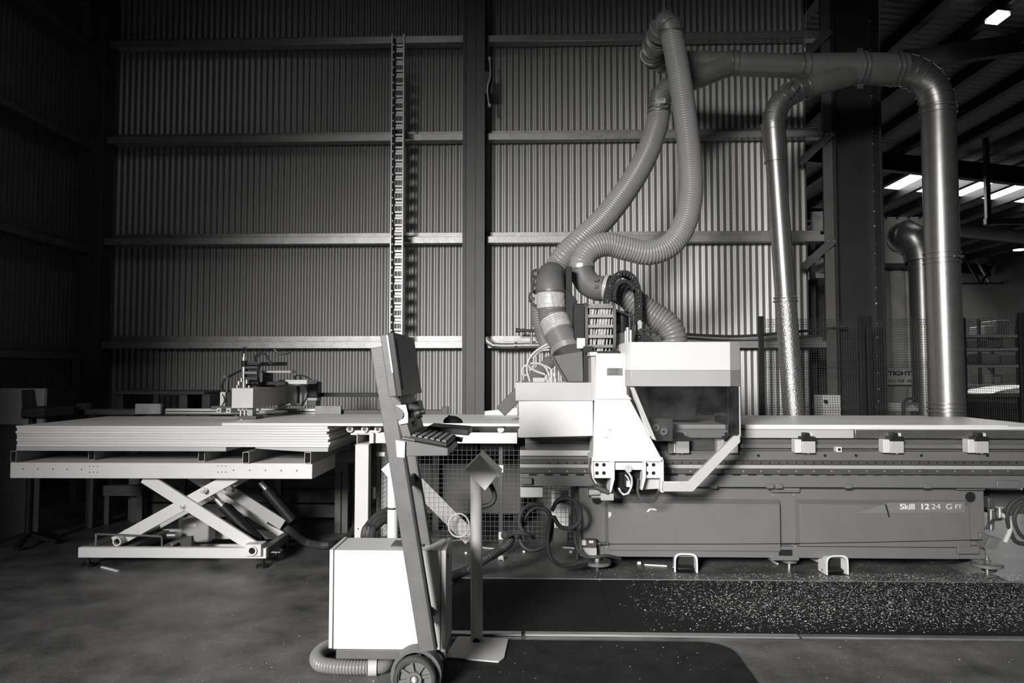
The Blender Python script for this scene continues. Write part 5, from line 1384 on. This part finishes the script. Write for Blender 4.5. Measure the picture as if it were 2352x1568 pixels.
tag(MB().box(xj + .004, 6.2, yf, yr, .0008, .012).build('safety_mat', m_mat, None, .003, 1), 'black safety mat right of the joint, strewn with wood chips', 'mat', 'black safety mats along the router')
xc_ = FL(1202, 1464).x
tag(MB().box(xm0, xc_ - .01, yf - .05, yf - .002, .0008, .014).build('edge_strip', m_alu, None, .003, 1), 'short aluminium edge strip beside the pedestal base plate', 'edge strip', 'aluminium mat edges')
xc2 = FL(1835, 1463).x
tag(MB().box(xc_ + .01, xc2 - .006, yf - .05, yf - .002, .0008, .014).build('edge_strip', m_alu, None, .003, 1), 'long aluminium edge strip in front of the safety mat, middle length', 'edge strip', 'aluminium mat edges')
tag(MB().box(xc2 + .006, 6.2, yf - .05, yf - .002, .0008, .014).build('edge_strip', M('dull_strip', .2, .4, .6, .2, 8), None, .003, 1), 'dull aluminium edge strip running out of frame on the right', 'edge strip', 'aluminium mat edges')
tag(MB().box(xm0, 3.2, yr + .002, yr + .02, .0008, .014).build('edge_strip', m_alu, None, .002, 1), 'thin aluminium edge strip behind the safety mat', 'edge strip', 'aluminium mat edges')
# thick front mat with a rounded corner
yb_, xr1 = FL(1400, 1477).y, FL(1695, 1510).x
pts = [V((FL(1010, 1500).x, 2.2, .0008)), V((xr1, 2.2, .0008))]
for i in range(9): a = i / 8 * math.pi / 2; pts.append(V((xr1 - .16 + .16 * math.cos(a), yb_ - .16 + .16 * math.sin(a), .0008)))
pts.append(V((FL(1010, 1500).x, yb_, .0008)))
o = MB().prism(pts, (0, 0, .016)).build('standing_mat', M('smooth_rubber_mat', .013, .7, 0, .4, 7, .06, 60, speck=1.2, spscale=70, spec=.2), None, .01, 3); tag(o, 'smooth black standing mat with rounded corner in the foreground', 'mat')

# ------------------------------------------------------------------ foot pedals
def pedal(label, px, pyb, rz):
    c = FL(px, pyb); t = thing('foot_pedal', label, 'pedal', c, 'foot pedals before the router', rz)
    w2, h, L = .088, .15, .135; b = MB(); n = 14; prof = []
    for i in range(n + 1): a = math.pi * (1 - i / n); ca, sa = math.cos(a), math.sin(a); prof.append((w2 * (abs(ca) ** .55) * (1 if ca > 0 else -1), h * .5 + h * .5 * abs(sa) ** .55))
    out = [(-w2, .004)] + prof + [(w2, .004)]; th = .012
    inn = [(x * (1 - th / w2), z - (th if z > .02 else 0)) for x, z in out]
    vs = []
    for y in (0, L):
        for l in (out, inn): vs += [V((x * (1 if y == 0 else .9), y, z * (1 if y == 0 else .8))) + V(c) for x, z in l]
    m_ = len(out); fs = []
    for i in range(m_ - 1):
        fs += [(i, i + 1, 2 * m_ + i + 1, 2 * m_ + i), (m_ + i, 3 * m_ + i, 3 * m_ + i + 1, m_ + i + 1), (i, m_ + i, m_ + i + 1, i + 1), (2 * m_ + i, 2 * m_ + i + 1, 3 * m_ + i + 1, 3 * m_ + i)]
    fs.append(tuple(range(2 * m_, 3 * m_)))
    b.add(vs, fs, True); b.build('hood', m_machine, t, 0)
    MB().box(c.x - w2, c.x + w2, c.y - .005, c.y + L, .0008, .0035).build('base', m_black, t)
    MB().obox(c + V((0, .07, .035)), (w2 * .7, 0, 0), (0, .05, .012), (0, -.002, .008)).build('treadle', m_black, t, .004)
    MB().box(c.x - w2 * .8, c.x + w2 * .8, c.y + .075, c.y + .125, .0045, .108).build('inner_shade', m_black, t, .006)  # black block put in so the hood's inside reads as deep shade
    MB().cyl(c + V((-w2 - .006, .05, .03)), c + V((-w2 + .01, .05, .03)), .008, 8).build('bolt', m_steel, t)
    return t


pedal('pale foot pedal hood nearest the gantry', 1576, 1316, -4)
pedal('pale foot pedal hood under the second router panel', 1924, 1321, 6)
b = MB(); cable(b, [FL(1890, 1298) + V((0, .06, .02)), FL(1875, 1292) + V((0, 0, .02)), FL(1858, 1285) + V((0, .1, .02))], .014, 8); tag(b.build('pedal_cable', m_cablegrey), 'short pale cable leading off the second foot pedal', 'cable')

# ------------------------------------------------------------------ cables on the floor
def floor_cable(label, pts, r, mat=m_rubber, name='black_cable', ribbed=0):
    b = MB()
    if ribbed: hose(b, pts, r, ribbed, r * .15, 14)
    else: cable(b, pts, r, 10)
    return tag(b.build(name, mat), label, 'cable')


CYk = 5.2
P3 = lambda l, Y=CYk: [W(x, y, Y + dz) for (x, y, dz) in l]
floor_cable('black cable coil hanging before the mesh guard, left loops', P3([(1248, 1160, .1), (1222, 1158, .08), (1200, 1172, .05), (1193, 1200, .03), (1205, 1225, 0), (1220, 1236, -.02), (1200, 1215, .08), (1208, 1185, .1), (1230, 1165, .12), (1256, 1172, .1), (1268, 1200, .08), (1262, 1240, .05), (1240, 1260, .02), (1212, 1262, .02), (1196, 1245, .04), (1194, 1225, .06)]), .016)
floor_cable('black cable coil hanging before the mesh guard, right loops', P3([(1268, 1172, .0), (1280, 1150, -.02), (1302, 1144, -.02), (1325, 1155, -.02), (1334, 1180, -.02), (1326, 1204, -.02), (1305, 1213, -.02), (1285, 1208, -.02), (1270, 1185, -.02), (1263, 1160 + 40, 0), (1258, 1240, 0), (1262, 1275, 0), (1282, 1296, 0), (1310, 1298, .02), (1337, 1290, .05)]), .016)
floor_cable('black cable looping round the coil down to the router foot', P3([(1272, 1160, .06), (1290, 1150, .06), (1312, 1160, .06), (1322, 1185, .06), (1320, 1220, .06), (1325, 1255, .04), (1340, 1276, .0), (1365, 1279, -.04), (1395, 1276, -.02), (1425, 1283, .06)]), .012)
floor_cable('thick ribbed black conduit rising from the floor beside the pedestal', [FL(1000, 1345, .04), FL(1035, 1325, .05), FL(1075, 1308, .07), W(1115, 1283, 5.0), W(1150, 1262, 5.1), W(1168, 1247, 5.15), W(1172, 1234, 5.2), W(1160, 1228, 5.3)], .034, m_rubber, 'ribbed_conduit', .018)
floor_cable('thin black cable arching over the ribbed conduit end', [W(1160, 1240, 5.18), W(1172, 1228, 5.1), W(1195, 1224, 5.05), W(1218, 1230, 5.05), W(1225, 1234, 5.1)], .014)
for i, (dx, lb) in enumerate(((0, 'outer thick black cable arching behind the console cabinet'), (10, 'middle thick black cable arching behind the console cabinet'), (22, 'inner thick black cable arching behind the console cabinet'))):
    floor_cable(lb, [FL(836 + dx * .6, 1335, .03), W(836 + dx * .8, 1230, 4.9), W(846 + dx * .8, 1205 + dx * .3, 4.95), W(865 + dx * .6, 1184 + dx * .6, 5.0), W(890 + dx * .3, 1172 + dx, 5.05), W(915, 1166 + dx * 1.2, 5.1)], .024)
floor_cable('thick dark hose curving on the floor between lift table and conveyor', [W(620, 1195, 6.0), W(660, 1215, 5.95), FL(705, 1246, .04), FL(752, 1252, .04), FL(792, 1240, .04), W(822, 1205, 5.75), W(838, 1180, 5.8)], .036, m_rubber, 'black_hose')
floor_cable('dark hydraulic hose lying behind the lift rams', [W(600, 1170, 6.1), W(630, 1200, 6.05), FL(660, 1236, .03), FL(700, 1236, .03)], .025, m_rubber, 'black_hose')
floor_cable('thin dark cable trailing beside the right router foot', [FL(2130, 1288, .01), FL(2150, 1292, .01), FL(2190, 1288, .012), FL(2225, 1282, .012), FL(2262, 1272, .03)], .010)
floor_cable('black speckled cable looping on the floor by the right router foot', [FL(2140, 1295, .01), FL(2200, 1286, .012), FL(2240, 1280, .012), FL(2275, 1290, .01), FL(2288, 1305, .01), FL(2270, 1310, .01), FL(2255, 1302, .01)], .007)
floor_cable('pale wire hoop hanging on the mesh guard', [W(1076 + 38 * 0 + 24 * math.cos(a) - 22, 1206 + 27 * math.sin(a), GY - .02) for a in [k * math.pi / 7 for k in range(15)]], .007, m_cablegrey, 'wire_hoop')
floor_cable('thin pale cable on the floor behind the pedestal pole', [FL(1035, 1242, .006), FL(1070, 1240, .006), FL(1105, 1256, .006), FL(1145, 1260, .006)], .006, m_cablegrey, 'pale_cable')

# ------------------------------------------------------------------ loose offcuts and wood chips
m_chip = M('wood_chip', .72, .7, 0, .2, 20)
for (a_, b_, w2, lb) in (((234, 1303), (271, 1313), .018, 'thin pale wood sliver on the floor before the lift table'), ((1293, 1258), (1320, 1260), .008, 'thin pale splinter beside the black cable coil'), ((1480, 1298), (1532, 1301), .006, 'thin pale splinter left of the first foot pedal'), ((2040, 1278), (2098, 1284), .014, 'pale stick lying under the router sill'), ((1765, 1283), (1786, 1296), .016, 'pale strip by the middle router foot')):
    p, q = FL(*a_), FL(*b_); tag(MB().bar(p + V((0, 0, .006)), q + V((0, 0, .006)), w2, .009, (0, 0, 1)).build('wood_sliver', m_chip), lb, 'sliver')
for (x, y, s2, lb) in ((720, 1258, .02, 'small pale crumb left of the console cabinet'), (750, 1260, .024, 'small pale crumb right beside the cabinet corner'), (1070, 1271, .016, 'small pale cube behind the pedestal pole'), (1203, 1268, .016, 'small pale cube below the black cable coil'), (1468, 1295, .022, 'pale crumb lying before the router left of the pedal'), (1311, 1269, .018, 'pale crumb between cable coil and router foot')):
    p = FL(x, y); tag(MB().obox(p + V((0, 0, s2 * .42)), V((s2 * .5, s2 * .2, 0)), V((-s2 * .15, s2 * .4, 0)), (0, 0, s2 * .4)).build('wood_crumb', m_chip), lb, 'crumb', 'loose crumbs on the floor')
b = MB()


def chip(p, s2):
    a = random.uniform(0, math.pi); u = V((math.cos(a), math.sin(a), random.uniform(-.3, .3))) * s2; v = V((-math.sin(a), math.cos(a), random.uniform(-.2, .2))) * s2 * random.uniform(.3, .7)
    z = abs(u.z) + abs(v.z) + .0008; c = V((p.x, p.y, p.z + z)); k = V((0, 0, s2 * .35))
    b.add([c - u - v, c + u - v + k * .3, c + u + v, c - u + v + k * .3], [(0, 1, 2, 3)])


n = 0
while n < 14000:
    px, py = random.uniform(1395, 2400), random.uniform(1318, 1458)
    f = min(1, max(0, (px - 1400) / 330)) ** 1.3; g = 1.0 if py < 1400 else max(.12, 1 - (py - 1400) / 62)
    if px < 1700 and py > 1420: g *= .6
    if random.random() > f * g: continue
    p = FL(px, py); p.z = .0125 if yf < p.y < yr else .0006
    if yf - .06 < p.y < yf: continue
    chip(p, random.choice((.0018, .0022, .003, .0035, .005)) * random.uniform(.7, 1.1)); n += 1
for i in range(1500):
    px, py = random.uniform(1180, 2400), random.uniform(1235, 1335); p = FL(px, py); chip(p, random.uniform(.0015, .004))
for i in range(420):
    px, py = random.uniform(420, 2352), random.uniform(1300, 1568); p = FL(px, py)
    if yf - .06 < p.y < yr + .03 and px > 1040: continue
    if p.y < 3.96 and px > 1000 and px < 1740: p.z = .018
    chip(p, random.uniform(.0015, .0035))
o = stuff(b.build('wood_chips', m_chip)); o['label'] = 'pale wood chips strewn over the safety mat and floor'; o['category'] = 'wood chips'
S.cycles.max_bounces = 6; S.cycles.diffuse_bounces = 3; S.cycles.glossy_bounces = 3; S.cycles.transparent_max_bounces = 8

t = thing('filler_pump', 'made-up dark pump unit darkening the space behind the mesh guard', 'pump', (PX(1040, 7.0), 7.1, 0))  # pump is invented; dark bulk added to darken behind the mesh
MB().box(PX(880, 6.9), PX(1200, 6.9), 6.9, 7.5, .12, .62).build('casing', m_steel_dark, t, .02)
MB().cyl((PX(900, 7.1), 7.15, .78), (PX(1100, 7.1), 7.15, .78), .15, 24).build('motor', m_black, t)
MB().cyl((PX(1105, 7.1), 7.15, .76), (PX(1180, 7.1), 7.15, .76), .11, 24).build('pump_head', m_steel_dark, t)
for px in (890, 1180): MB().box(PX(px, 6.9), PX(px, 6.9) + .08, 6.92, 7.48, 0, .121).build('foot', m_black, t)
MB().box(PX(870, 7.5), PX(1330, 7.5), 7.52, 7.56, 0, 1.0).build('back_panel', m_steel_dark, t, .004)
t = thing('filler_crate', 'made-up dark slatted crate darkening the view behind the lift table', 'crate', (PX(560, 7.3), 7.5, 0))  # added dark blank covering the lit wall under the stack
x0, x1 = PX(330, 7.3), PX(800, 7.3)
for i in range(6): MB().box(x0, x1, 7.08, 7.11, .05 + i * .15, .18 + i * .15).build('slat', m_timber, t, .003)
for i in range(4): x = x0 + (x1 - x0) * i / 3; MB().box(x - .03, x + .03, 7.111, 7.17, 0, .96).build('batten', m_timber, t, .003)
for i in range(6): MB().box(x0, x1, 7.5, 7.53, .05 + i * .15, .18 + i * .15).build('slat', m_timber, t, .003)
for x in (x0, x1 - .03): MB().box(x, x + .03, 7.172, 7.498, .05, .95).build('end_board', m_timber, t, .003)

# hanging steelwork far back under the hall roof
YH = 17.5; m_hang = M('hanging_steel', .05, .5, .2, .1, 5)
zr_ = lambda px, Y: roofz(PX(px, Y, 500)) - .01
hang = thing('hanging_rack', 'dark hanging steel rack under the far roof right of the big duct', 'rack', W(2270, 518, YH))
MB().box(PX(2266, YH, 450), PX(2276, YH, 450), YH, YH + .1, PZ(520, YH), zr_(2270, YH)).build('hanger_post', m_hang, hang)
MB().box(PX(2266, YH, 510), PX(2480, YH, 510), YH, YH + .12, PZ(520, YH), PZ(507, YH)).build('cross_rail', m_hang, hang)
MB().box(PX(2470, YH, 450), PX(2480, YH, 450), YH, YH + .1, PZ(520, YH), zr_(2475, YH)).build('hanger_post', m_hang, hang)
YT = 30.0
truss = thing('roof_truss', 'slender dark lattice truss far back under the roof', 'truss', W(2290, 595, YT))
MB().box(PX(2180, YT, 600), 19.9, YT, YT + .15, PZ(595, YT), PZ(588, YT)).build('top_chord', m_hang, truss)
MB().box(PX(2180, YT, 650), 19.9, YT, YT + .12, PZ(656, YT), PZ(652, YT)).build('bottom_chord', m_hang, truss)
for a_, c_ in (((2216, 592), (2252, 653)), ((2240, 592), (2276, 653)), ((2315, 592), (2346, 653)), ((2252, 653), (2290, 592)), ((2300, 653), (2328, 592))): MB().bar(W(*a_, YT + .05), W(*c_, YT + .05), .08, .08).build('web_member', m_girt if a_[0] in (2240, 2315) else m_hang, truss)
for px in (2222, 2330): MB().box(PX(px, YT, 560), PX(px + 4, YT, 560), YT, YT + .1, PZ(590, YT), zr_(px, YT)).build('hanger_post', m_hang, truss)
